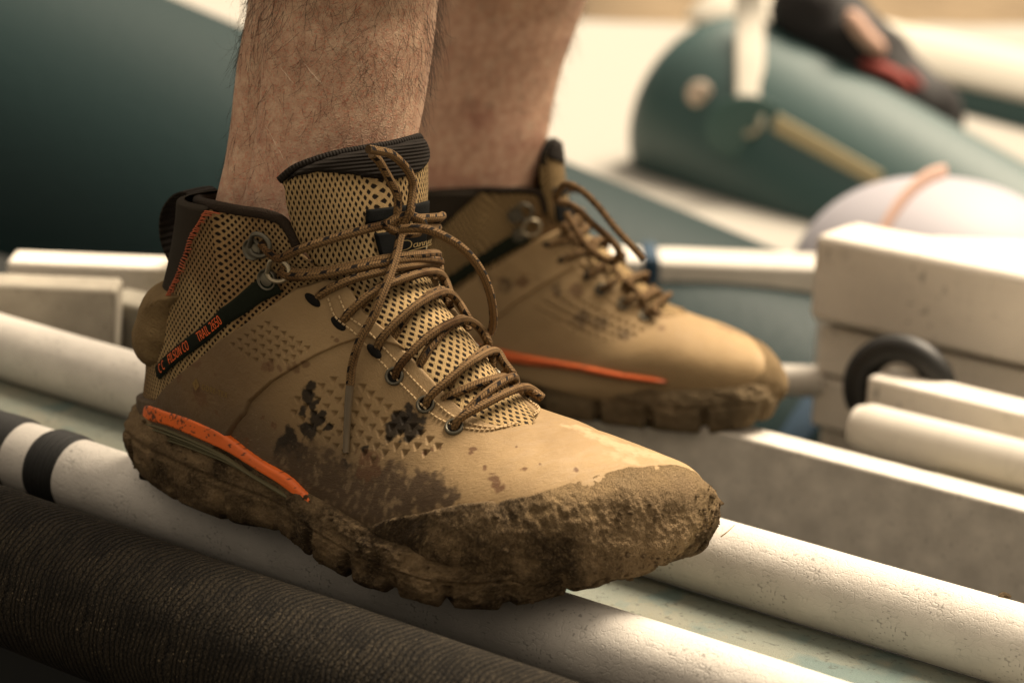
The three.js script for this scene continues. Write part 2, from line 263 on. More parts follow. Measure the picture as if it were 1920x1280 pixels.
const laceTex = (bump) => tex(256, 256, (u, v) => { // herringbone braid: 8 columns around, 10 rows along
  const col = Math.floor(u * 8), k = (u * 8) % 1, dir = col % 2 ? 1 : -1, r = v * 10 + dir * (k - 0.5) * 0.9, f = ((r % 1) + 1) % 1, row = ((Math.floor(r) % 10) + 10) % 10;
  const h = Math.sqrt(Math.max(0, 1 - Math.pow(Math.abs(f * 2 - 1), 2.4))) * Math.sqrt(Math.max(0, 1 - Math.pow(Math.abs(k * 2 - 1), 5)));
  if (bump) return 0.15 + 0.8 * h;
  const dark = (col === 1 && (row === 2 || row === 3 || row === 7)) || (col === 4 && (row === 5 || row === 6 || row === 0)) || (col === 6 && (row === 8 || row === 3));
  const b = 0.45 + 0.55 * h, n = 1 + 0.16 * pn(u, v, 48, 3); return dark ? [0.1 * b, 0.075 * b, 0.06 * b] : [0.47 * b * n, 0.365 * b * n, 0.235 * b * n];
}, { srgb: !bump });
const ribBump = tex(64, 64, (u, v) => 0.5 + 0.5 * Math.sin(v * 2 * Math.PI * 4) * 0.9 + 0.08 * pn(u, v, 32, 2));
const fuzz = tex(512, 512, (u, v) => 0.5 + 0.5 * pfbm(u + 0.15 * v, v, 40, 51, 4));
const MAT = {
  leather: M({ vertexColors: true, bumpMap: rep(grain, 0.03, 0.03), bumpScale: 0.0003, roughnessMap: rep(leatherRough, 0.05, 0.05), roughness: 0.85 }),
  mud: M({ vertexColors: true, bumpMap: rep(gritBump, 0.035, 0.035), bumpScale: 0.0015, roughness: 0.93 }),
  knit: M({ vertexColors: true, map: rep(knitMap, 0.0043, 0.0033), bumpMap: rep(knitBump, 0.0043, 0.0033), bumpScale: 0.0007, roughness: 0.85 }),
  knitTongue: M({ vertexColors: true, map: rep(knitMap, 0.0038, 0.0046), bumpMap: rep(knitBump, 0.0038, 0.0046), bumpScale: 0.0007, roughness: 0.85 }),
  lace: M({ vertexColors: true, map: rep(laceTex(false), 0.0132, 0.0125), bumpMap: rep(laceTex(true), 0.0132, 0.0125), bumpScale: 0.0004, roughness: 0.8 }),
  ribbed: M({ color: lin(0.010, 0.007, 0.0045), bumpMap: rep(ribBump, 0.004, 0.0056), bumpScale: 0.0004, roughness: 0.85 }),
  webbing: M({ color: lin(0.018, 0.013, 0.009), bumpMap: rep(ribBump, 0.004, 0.012), bumpScale: 0.0009, roughness: 0.8 }),
  binding: M({ color: lin(0.024, 0.016, 0.010), bumpMap: rep(fuzz, 0.02, 0.02), bumpScale: 0.0006, roughness: 0.9 }),
  heelFabric: M({ color: lin(0.034, 0.026, 0.017), bumpMap: rep(gritBump, 0.02, 0.02), bumpScale: 0.0006, roughness: 0.95 }),
  suede: M({ vertexColors: true, bumpMap: rep(fuzz, 0.03, 0.03), bumpScale: 0.0009, roughness: 1 }),
  orange: M({ vertexColors: true, roughness: 0.42, bumpMap: rep(grain, 0.05, 0.05), bumpScale: 0.00012 }),
  olive: M({ color: lin(0.075, 0.065, 0.028), roughness: 0.65 }),
  label: M({ color: lin(0.010, 0.0105, 0.010), roughness: 0.9, specularIntensity: 0.15, bumpMap: rep(gritBump, 0.02, 0.02), bumpScale: 0.0002 }),
  stitch: M({ color: lin(0.46, 0.33, 0.18), roughness: 0.8 }),
  orangeThread: M({ color: lin(0.38, 0.10, 0.045), roughness: 0.8 }),
  hole: M({ color: lin(0.006, 0.005, 0.004), roughness: 0.9 }),
  gunmetal: M({ color: lin(0.11, 0.10, 0.075), metalness: 0.75, roughness: 0.42 }),
  brass: M({ color: lin(0.34, 0.29, 0.20), metalness: 0.8, roughness: 0.35 }),
  aglet: M({ color: lin(0.10, 0.075, 0.045), roughness: 0.35 }),
};
{ // printed lettering
  const cv = (w, h, draw) => { const c = document.createElement('canvas'); c.width = w; c.height = h; const x = c.getContext('2d'); draw(x, w, h); const t = new THREE.CanvasTexture(c); t.colorSpace = THREE.SRGBColorSpace; t.magFilter = THREE.LinearFilter; return t; };
  MAT.band = M({ color: lin(0.014, 0.018, 0.011), roughness: 0.85, specularIntensity: 0.2, bumpMap: rep(gritBump, 1.2, 0.6), bumpScale: 0.0003 });
  MAT.bandText = M({ map: cv(1024, 128, (x, w, h) => { x.clearRect(0, 0, w, h); x.fillStyle = '#e8662a'; x.font = '400 122px sans-serif'; x.textBaseline = 'middle'; x.save(); x.scale(0.52, 1); x.fillText('C C', 10 / 0.52, h / 2 + 4); x.fillText('FILSON CO', 170 / 0.52, h / 2 + 4); x.fillText('TRAIL 2650', 610 / 0.52, h / 2 + 4); x.restore(); }), transparent: true, alphaTest: 0.4, roughness: 0.6 });
  MAT.script = M({ map: cv(512, 256, (x, w, h) => { x.clearRect(0, 0, w, h); x.strokeStyle = '#b39a63'; x.lineWidth = 11; x.lineCap = 'round'; x.lineJoin = 'round';
    const line = (p) => { x.beginPath(); x.moveTo(p[0], p[1]); for (let i = 2; i < p.length; i += 4) x.quadraticCurveTo(p[i], p[i + 1], p[i + 2], p[i + 3]); x.stroke(); };
    line([70, 40, 60, 110, 40, 170]); line([20, 60, 60, 20, 130, 40, 190, 70, 150, 140, 110, 180, 40, 170]);                              // D
    line([226, 116, 200, 96, 184, 126, 172, 160, 198, 160, 220, 158, 226, 116]); line([229, 104, 226, 130, 223, 148, 226, 166, 246, 150]);                                     // a
    line([250, 112, 250, 140, 246, 160, 258, 108, 282, 112, 282, 140, 278, 158, 290, 160, 296, 150]);                                    // n
    line([304, 110, 304, 140, 300, 158, 312, 106, 336, 110, 336, 140, 332, 156, 344, 158, 350, 148]);                                    // n
    line([356, 136, 392, 130, 384, 112, 362, 100, 358, 140, 366, 164, 398, 144]);                                                        // e
    line([408, 108, 408, 140, 404, 156, 414, 108, 440, 112]);                                                                             // r
    line([30, 215, 220, 185, 430, 178]); }), transparent: true, alphaTest: 0.4, roughness: 0.6 });
  MAT.logo = M({ map: cv(512, 160, (x, w, h) => { x.clearRect(0, 0, w, h); x.fillStyle = '#77603a'; x.beginPath(); x.moveTo(50, 8); x.lineTo(96, 80); x.lineTo(50, 152); x.lineTo(4, 80); x.closePath(); x.fill(); x.fillStyle = '#4e3a22'; x.font = '700 34px sans-serif'; x.fillText('G', 36, 78); x.fillText('T', 40, 112); x.fillStyle = '#77603a'; x.font = '700 84px sans-serif'; x.save(); x.scale(0.82, 1); x.fillText('GORE-TEX', 122 / 0.82, 112); x.restore(); }), transparent: true, alphaTest: 0.4, roughness: 0.8 });
}
const mudColor = (dry) => (x, y, z) => {
  const a = fbm(x * 70, y * 70, z * 70, 4), b = vn(x * 1500, y * 1500, z * 1500), g = vn(x * 3100 + 9, y * 3100, z * 3100);
  let c = mixc([0.044, 0.029, 0.015], [0.250, 0.172, 0.092], clamp(0.36 + a * 1.3 + b * 0.34 + dry(x, y, z)));
  if (g > 0.40) c = mixc(c, [0.30, 0.215, 0.115], (g - 0.40) * 1.5); else if (g < -0.6) c = mixc(c, [0.012, 0.009, 0.006], (-0.6 - g) * 2);
  return c;
};
// ------------------------------------------------------------------ the setting: ground, bank, raft floor
const DX = V(Math.cos(0.6395), 0, Math.sin(0.6395)), DN = V(-Math.sin(0.6395), 0, Math.cos(0.6395));      // along the frame tubes, and across them towards the lens
const fr = (a, n, y) => DX.clone().multiplyScalar(a).addScaledVector(DN, n).add(V(0, y, 0));
function boxAlong(len, hgt, dep, r = 0.003, seg = 3) { // a box with softened edges, uv in metres
  const g = new RoundedBoxGeometry(len, hgt, dep, seg, r), p = g.attributes.position, n = g.attributes.normal, u = g.attributes.uv;
  for (let i = 0; i < p.count; i++) { const x = Math.abs(n.getX(i)), y = Math.abs(n.getY(i)), z = Math.abs(n.getZ(i)); if (y > x && y > z) u.setXY(i, p.getX(i), p.getZ(i) + 3); else if (x > z) u.setXY(i, p.getZ(i) + 7, p.getY(i)); else u.setXY(i, p.getX(i), p.getY(i)); }
  return g;
}
const FRAME_TURN = -0.6395;
{
  const g = new THREE.PlaneGeometry(240, 240, 240, 240).rotateX(-Math.PI / 2);
  colorize(g, (x, y, z) => mixc([0.30, 0.285, 0.255], [0.36, 0.345, 0.31], clamp(0.5 + fbm(x * 0.8, 0, z * 0.8, 4))));
  solo('ground', g, M({ vertexColors: true, roughness: 0.9, bumpMap: rep(gritBump, 0.5, 0.5), bumpScale: 0.004 }), 'pale sandy shore behind the rafts', null, V(0, -0.26, 0), null, 'structure');
  const b = new THREE.PlaneGeometry(9, 6, 180, 120).rotateX(-Math.PI / 2), p = b.attributes.position;
  for (let i = 0; i < p.count; i++) { const x = p.getX(i), z = p.getZ(i), e = sstep(3.0, 1.6, z) * sstep(-4.5, -3.2, x) * sstep(4.5, 3.8, x); p.setY(i, e * (0.10 + 0.30 * sstep(2.4, -1, z) + 0.18 * fbm(x * 1.4, 2, z * 1.4, 5)) - 0.01); }
  b.computeVertexNormals(); colorize(b, (x, y, z) => { const n = fbm(x * 2.2, 5, z * 2.2, 5); return mixc([0.080, 0.056, 0.034], [0.21, 0.158, 0.098], clamp(0.5 + n * 1.5)); });
  solo('bank', b, M({ vertexColors: true, roughness: 0.95, bumpMap: rep(gritBump, 0.4, 0.4), bumpScale: 0.01 }), 'low brown stony bank at the far edge of the shore', null, V(3.3, -0.26, -5.9), null, 'structure');
}
const paintBump = tex(512, 512, (u, v) => { const a = pfbm(u, v, 14, 61, 4), b = Math.abs(pn(u, v, 22, 65)) , c = Math.abs(pn(u + 0.3, v, 40, 67)); return 0.5 + 0.28 * a - 0.34 * sstep(0.16, 0.0, b) - 0.22 * sstep(0.12, 0.0, c) + 0.1 * pn(u, v, 120, 69); });
const paintCol = tex(512, 512, (u, v) => { const a = pfbm(u, v, 6, 71, 5), s = sstep(0.62, 0.78, pn(u, v, 60, 73)) * sstep(-0.05, 0.25, pfbm(u, v, 5, 75, 3)), c = sstep(0.05, 0.0, Math.abs(pn(u, v, 22, 65))) * 0.10; const k = 0.96 + 0.05 * a - 0.22 * s - c * 0.7; return [k, k * 0.985, k * 0.96]; }, { srgb: true });
const concreteCol = tex(512, 512, (u, v) => { const a = pfbm(u, v, 8, 81, 6), s = sstep(0.35, 0.6, pfbm(u, v, 40, 83, 3)); const k = 0.90 + 0.10 * a - 0.12 * s; return [k, k * 0.98, k * 0.95]; }, { srgb: true });
const plateCol = tex(1024, 1024, (u, v) => { const a = pfbm(u, v, 5, 91, 6), b = pfbm(u + 0.4, v + 0.1, 9, 93, 5), s = sstep(0.3, 0.55, pfbm(u, v, 90, 95, 3)); let c = mixc([0.58, 0.63, 0.61], [0.70, 0.69, 0.63], clamp(0.5 + a * 1.3)); c = mixc(c, [0.46, 0.57, 0.58], sstep(0.05, 0.5, b) * 0.7); c = mixc(c, [0.76, 0.70, 0.60], sstep(0.025, 0.0, Math.abs(b - 0.16)) * 0.3); return mixc(c, [0.30, 0.31, 0.28], s * 0.4); }, { srgb: true });
const netBump = tex(512, 512, (u, v) => { // ribbed net sleeve: raised cords around the grip, with rows of holes
  const w = v * 16 + 0.18 * Math.sin(u * 2 * Math.PI * 3) + 0.4 * pn(u, v, 8, 101) + 0.5 * pn(u, v, 3, 102), f = w - Math.floor(w), cord = Math.pow(Math.sin(f * Math.PI), 0.8), row = Math.floor(w), hu = (u * 24 + (row % 2) * 0.5) % 1, hole = sstep(0.34, 0.12, Math.hypot((hu - 0.5) * 0.9, (f < 0.5 ? f : f - 1) * 1.6)); return 0.2 + 0.6 * cord - 0.35 * hole + 0.22 * pn(u, v, 96, 103) + 0.12 * pfbm(u, v, 20, 104, 4); });
const netCol = tex(512, 512, (u, v) => { const w = v * 16 + 0.18 * Math.sin(u * 2 * Math.PI * 3) + 0.4 * pn(u, v, 8, 101) + 0.5 * pn(u, v, 3, 102), f = w - Math.floor(w), row = Math.floor(w), hu = (u * 24 + (row % 2) * 0.5) % 1, hole = sstep(0.36, 0.14, Math.hypot((hu - 0.5) * 0.9, (f < 0.5 ? f : f - 1) * 1.6)); const k = 0.15 + 0.07 * pfbm(u, v, 6, 105, 5) + 0.09 * pn(u, v, 128, 107) + 0.05 * Math.sin(f * Math.PI) + 0.25 * sstep(0.62, 0.85, pn(u, v, 70, 109)) * sstep(0, 0.3, pfbm(u, v, 5, 111, 3)); const c = [k, k * 0.92, k * 0.78]; return mixc(c, [0.05, 0.045, 0.04], hole * 0.85); }, { srgb: true });
Object.assign(MAT, {
  paint: M({ color: lin(0.64, 0.625, 0.60), map: rep(paintCol, 0.060, 0.060), bumpMap: rep(paintBump, 0.060, 0.060), bumpScale: 0.0003, roughness: 0.6 }),
  smoothWhite: M({ color: lin(0.66, 0.645, 0.61), map: rep(paintCol, 0.22, 0.22), roughness: 0.5 }),
  chalk: M({ color: lin(0.80, 0.775, 0.73), map: rep(paintCol, 0.24, 0.24), bumpMap: rep(gritBump, 0.06, 0.06), bumpScale: 0.0004, roughness: 0.8 }),
  grey: M({ color: lin(0.88, 0.865, 0.82), map: rep(concreteCol, 0.10, 0.10), bumpMap: rep(gritBump, 0.05, 0.05), bumpScale: 0.0004, roughness: 0.75 }),
  plate: M({ color: lin(0.46, 0.47, 0.44), map: rep(plateCol, 0.20, 0.20), bumpMap: rep(gritBump, 0.03, 0.03), bumpScale: 0.00025, roughness: 0.6 }),
  net: M({ color: lin(0.60, 0.56, 0.50), map: rep(netCol, 0.0712, 0.048), bumpMap: rep(netBump, 0.0712, 0.048), bumpScale: 0.0016, roughness: 0.92 }),
  rubber: M({ color: lin(0.012, 0.012, 0.011), bumpMap: rep(ribBump, 0.004, 0.006), bumpScale: 0.0004, roughness: 0.6 }),
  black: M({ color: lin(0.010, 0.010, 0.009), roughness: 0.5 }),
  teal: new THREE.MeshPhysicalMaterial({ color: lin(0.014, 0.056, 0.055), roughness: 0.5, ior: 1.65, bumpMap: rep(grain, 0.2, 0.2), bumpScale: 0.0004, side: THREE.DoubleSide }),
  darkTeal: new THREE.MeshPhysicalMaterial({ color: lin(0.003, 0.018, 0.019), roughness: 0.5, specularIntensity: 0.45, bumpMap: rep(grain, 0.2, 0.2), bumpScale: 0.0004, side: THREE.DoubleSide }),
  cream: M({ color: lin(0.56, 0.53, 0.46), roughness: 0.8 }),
  navy: M({ color: lin(0.012, 0.040, 0.075), roughness: 0.7 }),
});
function rod(a, b, r, mat, { seg = 64, n = 60, bulge, cap = true } = {}) { // a straight tube with softened ends, uv in metres
  const t = V().subVectors(b, a), L = t.length(); t.normalize(); const s = V().crossVectors(t, V(0, 1, 0)).normalize(), q = V().crossVectors(s, t), rings = [];
  for (let i = 0; i <= n; i++) { const f = i / n, x = f * L, e = Math.min(x, L - x), rr = typeof r === 'function' ? r(f) : r, er = cap ? rr * (0.82 + 0.18 * sstep(0, rr * 0.5, e)) : rr, ring = []; for (let k = 0; k < seg; k++) { const w = k / seg * 2 * Math.PI, b2 = bulge ? bulge(x, w) : 0; ring.push(a.clone().addScaledVector(t, x).addScaledVector(q, Math.cos(w) * (er + b2)).addScaledVector(s, Math.sin(w) * (er + b2))); } rings.push(ring); }
  return loft(rings, { capA: true, capB: true });
}
// raft floor under the frame, the plate between two tubes
{
  const f = boxAlong(0.9, 0.02, 0.22, 0.004); f.rotateY(FRAME_TURN); const c = fr(0.62, -0.515, -0.090); f.translate(c.x, c.y, c.z);
  solo('raft_floor', f, M({ color: lin(0.36, 0.35, 0.28), map: rep(concreteCol, 0.4, 0.4), roughness: 0.8 }), 'pale olive floor panel of the raft beside the white box', null, V(), null, 'structure');
  const f2 = boxAlong(3.2, 0.02, 1.35, 0.004); f2.rotateY(FRAME_TURN); const c2 = fr(0.1, 0.12, -0.145); f2.translate(c2.x, c2.y, c2.z);
  solo('raft_floor', f2, M({ color: lin(0.020, 0.021, 0.020), roughness: 0.9 }), 'dark raft floor below the frame tubes', null, V(), null, 'structure');
  const f3 = new THREE.PlaneGeometry(6, 1.75).rotateX(-Math.PI / 2), A3 = at(185, 349, 2.4), B3 = at(1265, 856, 2.1), h3 = Math.atan2(-(B3.z - A3.z), B3.x - A3.x); f3.translate(0, 0, 0.875); f3.rotateY(h3); solo('raft_floor', f3, M({ color: lin(0.022, 0.030, 0.029), roughness: 0.75 }), 'dark wet raft floor between the frame and the big teal tube', null, A3.clone().lerp(B3, 0.5).setY(-0.235), null, 'structure');
  const pg = boxAlong(2.6, 0.012, 0.111, 0.002); pg.rotateY(FRAME_TURN); const pc = fr(0.1, -0.049, -0.040); pg.translate(pc.x, pc.y, pc.z);
  solo('deck_plate', pg, MAT.plate, 'worn blue grey plate lying between the two white tubes under the front boot', 'deck plate');
}
// frame tubes
{
  const lump = (x, w) => 0.00025 * fbm(x * 30, Math.cos(w) * 2, Math.sin(w) * 2, 3);
  const tA = thing('frame_tube', 'white painted tube under the front boot, with black rubber bands round its left end', 'tube', fr(0, 0.010, -0.0178));
  const o = V(0, 0, 0), pA = (a) => DX.clone().multiplyScalar(a);
  part('tube', rod(pA(-1.3), pA(1.1), 0.0178, null, { bulge: lump, n: 400 }), MAT.paint, tA);
  for (const [px0, py0, px1, py1] of [[-60, 757, 66, 796], [84, 802, 168, 828]]) {
    const a0 = atY(px0, py0, 0).dot(DX), a1 = atY(px1, py1, 0).dot(DX); part('rubber_band', rod(pA(a0), pA(a1), 0.0192, null, { n: 24, bulge: (x, w) => 0.00025 * Math.sin(x * 3000) }), MAT.rubber, tA);
  }
  solo('frame_tube', rod(pA(-1.5), pA(1.3), 0.018, null, { bulge: lump, n: 400 }), MAT.paint, 'white painted tube behind the front boot, running past its toe to the right edge', 'tube', fr(0, -0.112, -0.018));
  const tB = thing('padded_tube', 'dark tube in a ribbed net sleeve across the lower left corner', 'tube', fr(0, 0.093, -0.03));
  part('sleeve', rod(pA(-0.9), pA(0.9), 0.034, null, { seg: 120, n: 700, bulge: (x, w) => 0.0006 * fbm(x * 14, Math.cos(w) * 1.6, Math.sin(w) * 1.6, 3) }), MAT.net, tB);
  // crumbs of earth on the sleeve and the tube
  const crumb = (x, y, h, s, seed) => { const g = new THREE.IcosahedronGeometry(s, 3), p = g.attributes.position; for (let i = 0; i < p.count; i++) { const k = 1 + 0.7 * fbm(p.getX(i) / s * 1.3 + seed, p.getY(i) / s * 1.3, p.getZ(i) / s * 1.3, 3); p.setXYZ(i, p.getX(i) * k * 1.25, p.getY(i) * k * 0.7, p.getZ(i) * k); } g.computeVertexNormals(); colorize(g, mudColor(() => 0.25)); g.translate(0, s * 0.35, 0); return [g, h]; };
  const onTube = (px0, py0, n, h, r) => { // point of the upper silhouette of a frame tube nearest a pixel
    let best = null, bd = 1e9; for (let a = -0.6; a < 0.8; a += 0.002) for (let w = -1.2; w < 1.2; w += 0.05) { const p = fr(a, n + Math.sin(w) * r, h + Math.cos(w) * r), q = p.clone().project(camera), dx = (q.x + 1) * PW / 2 - px0, dy = (1 - q.y) * PH / 2 - py0, d = dx * dx + dy * dy; if (d < bd) { bd = d; best = p; } } return best; };
  for (const [x, y, n, h, r, s, lab] of [[683, 1158, 0.093, -0.03, 0.034, 0.0022, 'small crumb of dry earth on the net sleeve, the left one of two'], [822, 1208, 0.093, -0.03, 0.034, 0.0028, 'small crumb of dry earth on the net sleeve, the right one of two'], [1884, 1112, -0.112, -0.018, 0.018, 0.0022, 'crumb of earth on the white tube at the right edge']]) {
    const [g] = crumb(x, y, 0, s, x); solo('earth_crumb', g, MAT.mud, lab, 'crumb', onTube(x, y, n, h, r)); }
}
// square beam behind the tubes, on which the other boot rests its toes
{
  const L = 1.3, g = boxAlong(L, 0.060, 0.022, 0.002, 4); g.rotateY(FRAME_TURN);
  solo('square_beam', g, MAT.grey, 'speckled grey square beam behind the right end of the white tubes, under the rear boot', 'beam', fr(-0.14 + L / 2, -0.360 - 0.011, -0.0523 - 0.030));
}
// white box on the right: thick lid over stacked boards
{
  const P = at(1527, 438, 1.62), L = 0.75, D = 0.055, mkBox = (h, d, r, back = 0, left = 0) => { const g = boxAlong(L, h, d, r, 5); g.rotateY(FRAME_TURN); const c = DX.clone().multiplyScalar(L / 2 + left).addScaledVector(DN, -d / 2 - back); g.translate(c.x, -h / 2, c.z); return g; };
  const t = thing('storage_box', 'big white box with a thick overhanging lid at the right edge', 'box', P);
  part('lid', mkBox(0.060, D, 0.006), MAT.chalk, t);
  let y = -0.0650; for (const [h, back, left] of [[0.034, 0.010, 0.004], [0.036, 0.011, 0.002], [0.055, 0.018, 0.006]]) { const g = mkBox(h, D - 0.022, 0.003, back, left); g.translate(0, y, 0); part('board', g, MAT.chalk, t); y -= h + 0.0022; }
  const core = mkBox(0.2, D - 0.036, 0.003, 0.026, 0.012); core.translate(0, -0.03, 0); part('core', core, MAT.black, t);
  const foot = mkBox(0.10, D - 0.04, 0.003, 0.03, 0.02); foot.translate(0, y, 0); part('base', foot, MAT.chalk, t);
}
{
  const c = at(1688, 728, 1.535), q = new THREE.Quaternion().setFromRotationMatrix(camera.matrixWorld);
  const arc = []; for (let i = 0; i <= 40; i++) { const a = (-0.25 + 1.42 * i / 40) * Math.PI; arc.push(V(Math.cos(a) * 0.0262, Math.sin(a) * 0.0262, 0.002 * Math.sin(a * 2)).applyAxisAngle(V(0, 1, 0), -0.35).add(c)); }
  solo('rubber_loop', tube(arc, (t) => 0.0098 * (1 + 0.06 * Math.sin(t * 9)), 20, 0.002), MAT.black, 'black rubber loop standing against the white box', 'loop');
  const Lb = 0.6, b = boxAlong(Lb, 0.05, 0.03, 0.003, 4); b.rotateY(FRAME_TURN - 0.02); const pb = at(1640, 700, 1.525).addScaledVector(DX, Lb / 2).add(V(0, -0.025, 0));
  solo('flat_bar', b, MAT.chalk, 'white flat bar passing through the black rubber loop', 'bar', pb);
  const a = at(1606, 798, 1.475), e = a.clone().addScaledVector(DX, 0.7).add(V(0, 0.0, 0));
  solo('short_tube', rod(V(0, 0, 0), e.sub(a), 0.0155, null, { n: 80 }), MAT.smoothWhite, 'thick white tube with a rounded end below the black rubber loop', 'tube', a);
  const s0 = at(1420, 712, 1.66), s1 = at(1545, 715, 1.66);
  solo('pipe_stub', rod(V(0, 0, 0), s1.clone().sub(s0), 0.011, null, { n: 40 }), MAT.smoothWhite, 'white pipe stub between the toe of the rear boot and the white box', 'pipe', s0);
}
{
  const g = boxAlong(0.42, 0.12, 0.05, 0.006, 5), p = at(1545, 434, 1.80); solo('cooler', g, MAT.chalk, 'white cooler right behind the big white box, its flat top level with it', 'cooler', p.clone().add(V(0.21, -0.06, 0.022)));
}
// beam across the middle with a blue strap round it
{
  const a = at(1120, 520, 1.98), b = at(1560, 522, 1.98), t = thing('cross_beam', 'white beam across the middle behind the rear boot, with a blue strap round it', 'beam', a), L = a.distanceTo(b);
  const turn = -Math.atan2(b.z - a.z, b.x - a.x), g = boxAlong(L, 0.045, 0.05, 0.005, 5); g.translate(L / 2, 0, 0); g.rotateY(turn); part('beam', g, MAT.smoothWhite, t);
  const s = boxAlong(0.014, 0.051, 0.056, 0.004, 4); s.translate(0.042, 0, 0); s.rotateY(turn); part('strap', s, MAT.navy, t);
}
// boxes on the left
{
  const top = at(172, 496, 1.52), g = boxAlong(0.108, 0.06, 0.030, 0.003, 5); solo('low_box', g, MAT.chalk, 'low white box behind the heel, its bright top level with the dark tube', 'box', top.clone().add(V(0, -0.030, -0.015)));
  const f = boxAlong(0.30, 0.085, 0.028, 0.003, 5), p = at(216, 543, 1.40); solo('wide_beam', f, M({ color: lin(0.44, 0.42, 0.37), map: rep(concreteCol, 0.12, 0.12), roughness: 0.8 }), 'weathered grey beam in front of the low white box on the left', 'beam', p.clone().add(V(-0.15, -0.0425, -0.014)));
  const k = boxAlong(0.05, 0.06, 0.03, 0.003, 4); k.rotateY(-0.5); solo('block', k, M({ color: lin(0.34, 0.33, 0.29), map: rep(concreteCol, 0.1, 0.1), roughness: 0.85 }), 'small added block, darker for the shaded end face of the grey beam', 'block', at(258, 560, 1.44).add(V(0.004, -0.03, 0)));  // added for the receding end face of the beam, its shade painted darker
  const st = boxAlong(0.004, 0.052, 0.05, 0.001); solo('strap', st, M({ color: lin(0.40, 0.32, 0.05), roughness: 0.8 }), 'narrow yellow strap at the right end of the low white box', 'strap', at(326, 512, 1.50).add(V(0, -0.006, -0.02)));
}
// rafts
{
  const A = at(167, 392, 2.4), B = at(1244, 906, 2.1), t = V().subVectors(B, A), L = t.length(); t.normalize();
  const r1 = thing('inflatable_raft', 'large dark teal raft tube filling the upper left, paler along its top', 'raft', A);
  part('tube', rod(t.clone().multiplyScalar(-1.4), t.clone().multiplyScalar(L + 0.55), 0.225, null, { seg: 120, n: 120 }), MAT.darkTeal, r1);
  // strap round the raft tube near the white box
  const c = t.clone().multiplyScalar(L + 0.165), s = V().crossVectors(t, V(0, 1, 0)).normalize(), q = V().crossVectors(s, t), rings = []; for (const [w, rr] of [[-0.011, 0.2255], [-0.011, 0.2285], [0.011, 0.2285], [0.011, 0.2255]]) { const rg = []; for (let k = 0; k < 120; k++) { const a = k / 120 * 2 * Math.PI; rg.push(c.clone().addScaledVector(t, w).addScaledVector(q, Math.cos(a) * rr).addScaledVector(s, Math.sin(a) * rr)); } rings.push(rg); }
  part('strap', loft(rings), MAT.navy, r1);
}
{
  const A = at(1352, 220, 3.1), B = at(1960, 600, 2.75), t = V().subVectors(B, A), L = t.length(); t.normalize();
  const r2 = thing('inflatable_raft', 'teal raft tube with a blunt rounded nose and a pale strap, upper right', 'raft', A);
  const R0 = 0.137, rf = (f) => { const x = f * (L + 0.55) - 0.085; return x < 0 ? R0 * Math.sqrt(Math.max(0.0, 1 - (x / 0.085) ** 2)) * 0.98 + 0.002 : R0 * (1 + 0.05 * sstep(0, 0.6, x)); };
  part('tube', rod(t.clone().multiplyScalar(-0.085), t.clone().multiplyScalar(L + 0.465), rf, null, { seg: 96, n: 160, cap: false }), MAT.teal, r2);
  const inv = (x, y, d) => { // nearest point of the raft tube under a pixel, or the bare depth
    if (y < 60) return at(x, y, d).sub(A); const o = V().subVectors(camP, A), r = ray(x, y), ox = o.clone().addScaledVector(t, -o.dot(t)), rx = r.clone().addScaledVector(t, -r.dot(t)), a = rx.lengthSq(), b = ox.dot(rx), cc = ox.lengthSq() - (R0 * 1.035) ** 2, D = b * b - a * cc; return D > 0 ? o.addScaledVector(r, (-b - Math.sqrt(D)) / a) : at(x, y, d).sub(A); };
  const band = (p, w, th) => { const rings = []; for (const q of p) rings.push(q); return tube(rings, w, 12, 0.004, true, th); };
  part('strap', band([inv(1405, -80, 2.99), inv(1406, 20, 2.99), inv(1407, 120, 2.985), inv(1408, 205, 2.975)], 0.0180, 0.18), MAT.cream, r2);
  part('strap', band([inv(1455, 232, 2.955), inv(1520, 268, 2.935), inv(1585, 305, 2.91), inv(1650, 342, 2.89)], 0.0125, 0.3), M({ color: lin(0.42, 0.36, 0.22), roughness: 0.8 }), r2);
  const ringPts = []; for (let i = 0; i <= 24; i++) { const a = i / 24 * 2 * Math.PI; ringPts.push(inv(1404 + 24 * Math.cos(a), 226 + 24 * Math.sin(a), 2.965)); } part('ring', tube(ringPts, 0.0042, 10, 0.004), M({ color: lin(0.36, 0.34, 0.26), roughness: 0.4, metalness: 0.4 }), r2);
  const v = new THREE.SphereGeometry(0.016, 24, 16).scale(1, 1, 0.35); const vp = inv(1312, 176, 2.995); v.translate(vp.x, vp.y, vp.z); part('valve', v, M({ color: lin(0.62, 0.50, 0.40), roughness: 0.6 }), r2);
  const pt2 = new THREE.SphereGeometry(0.05, 24, 16).scale(1, 0.8, 0.12); const pp = inv(1400, 240, 2.985); pt2.translate(pp.x, pp.y, pp.z); part('patch', pt2, M({ color: lin(0.045, 0.10, 0.092), roughness: 0.5 }), r2);
}
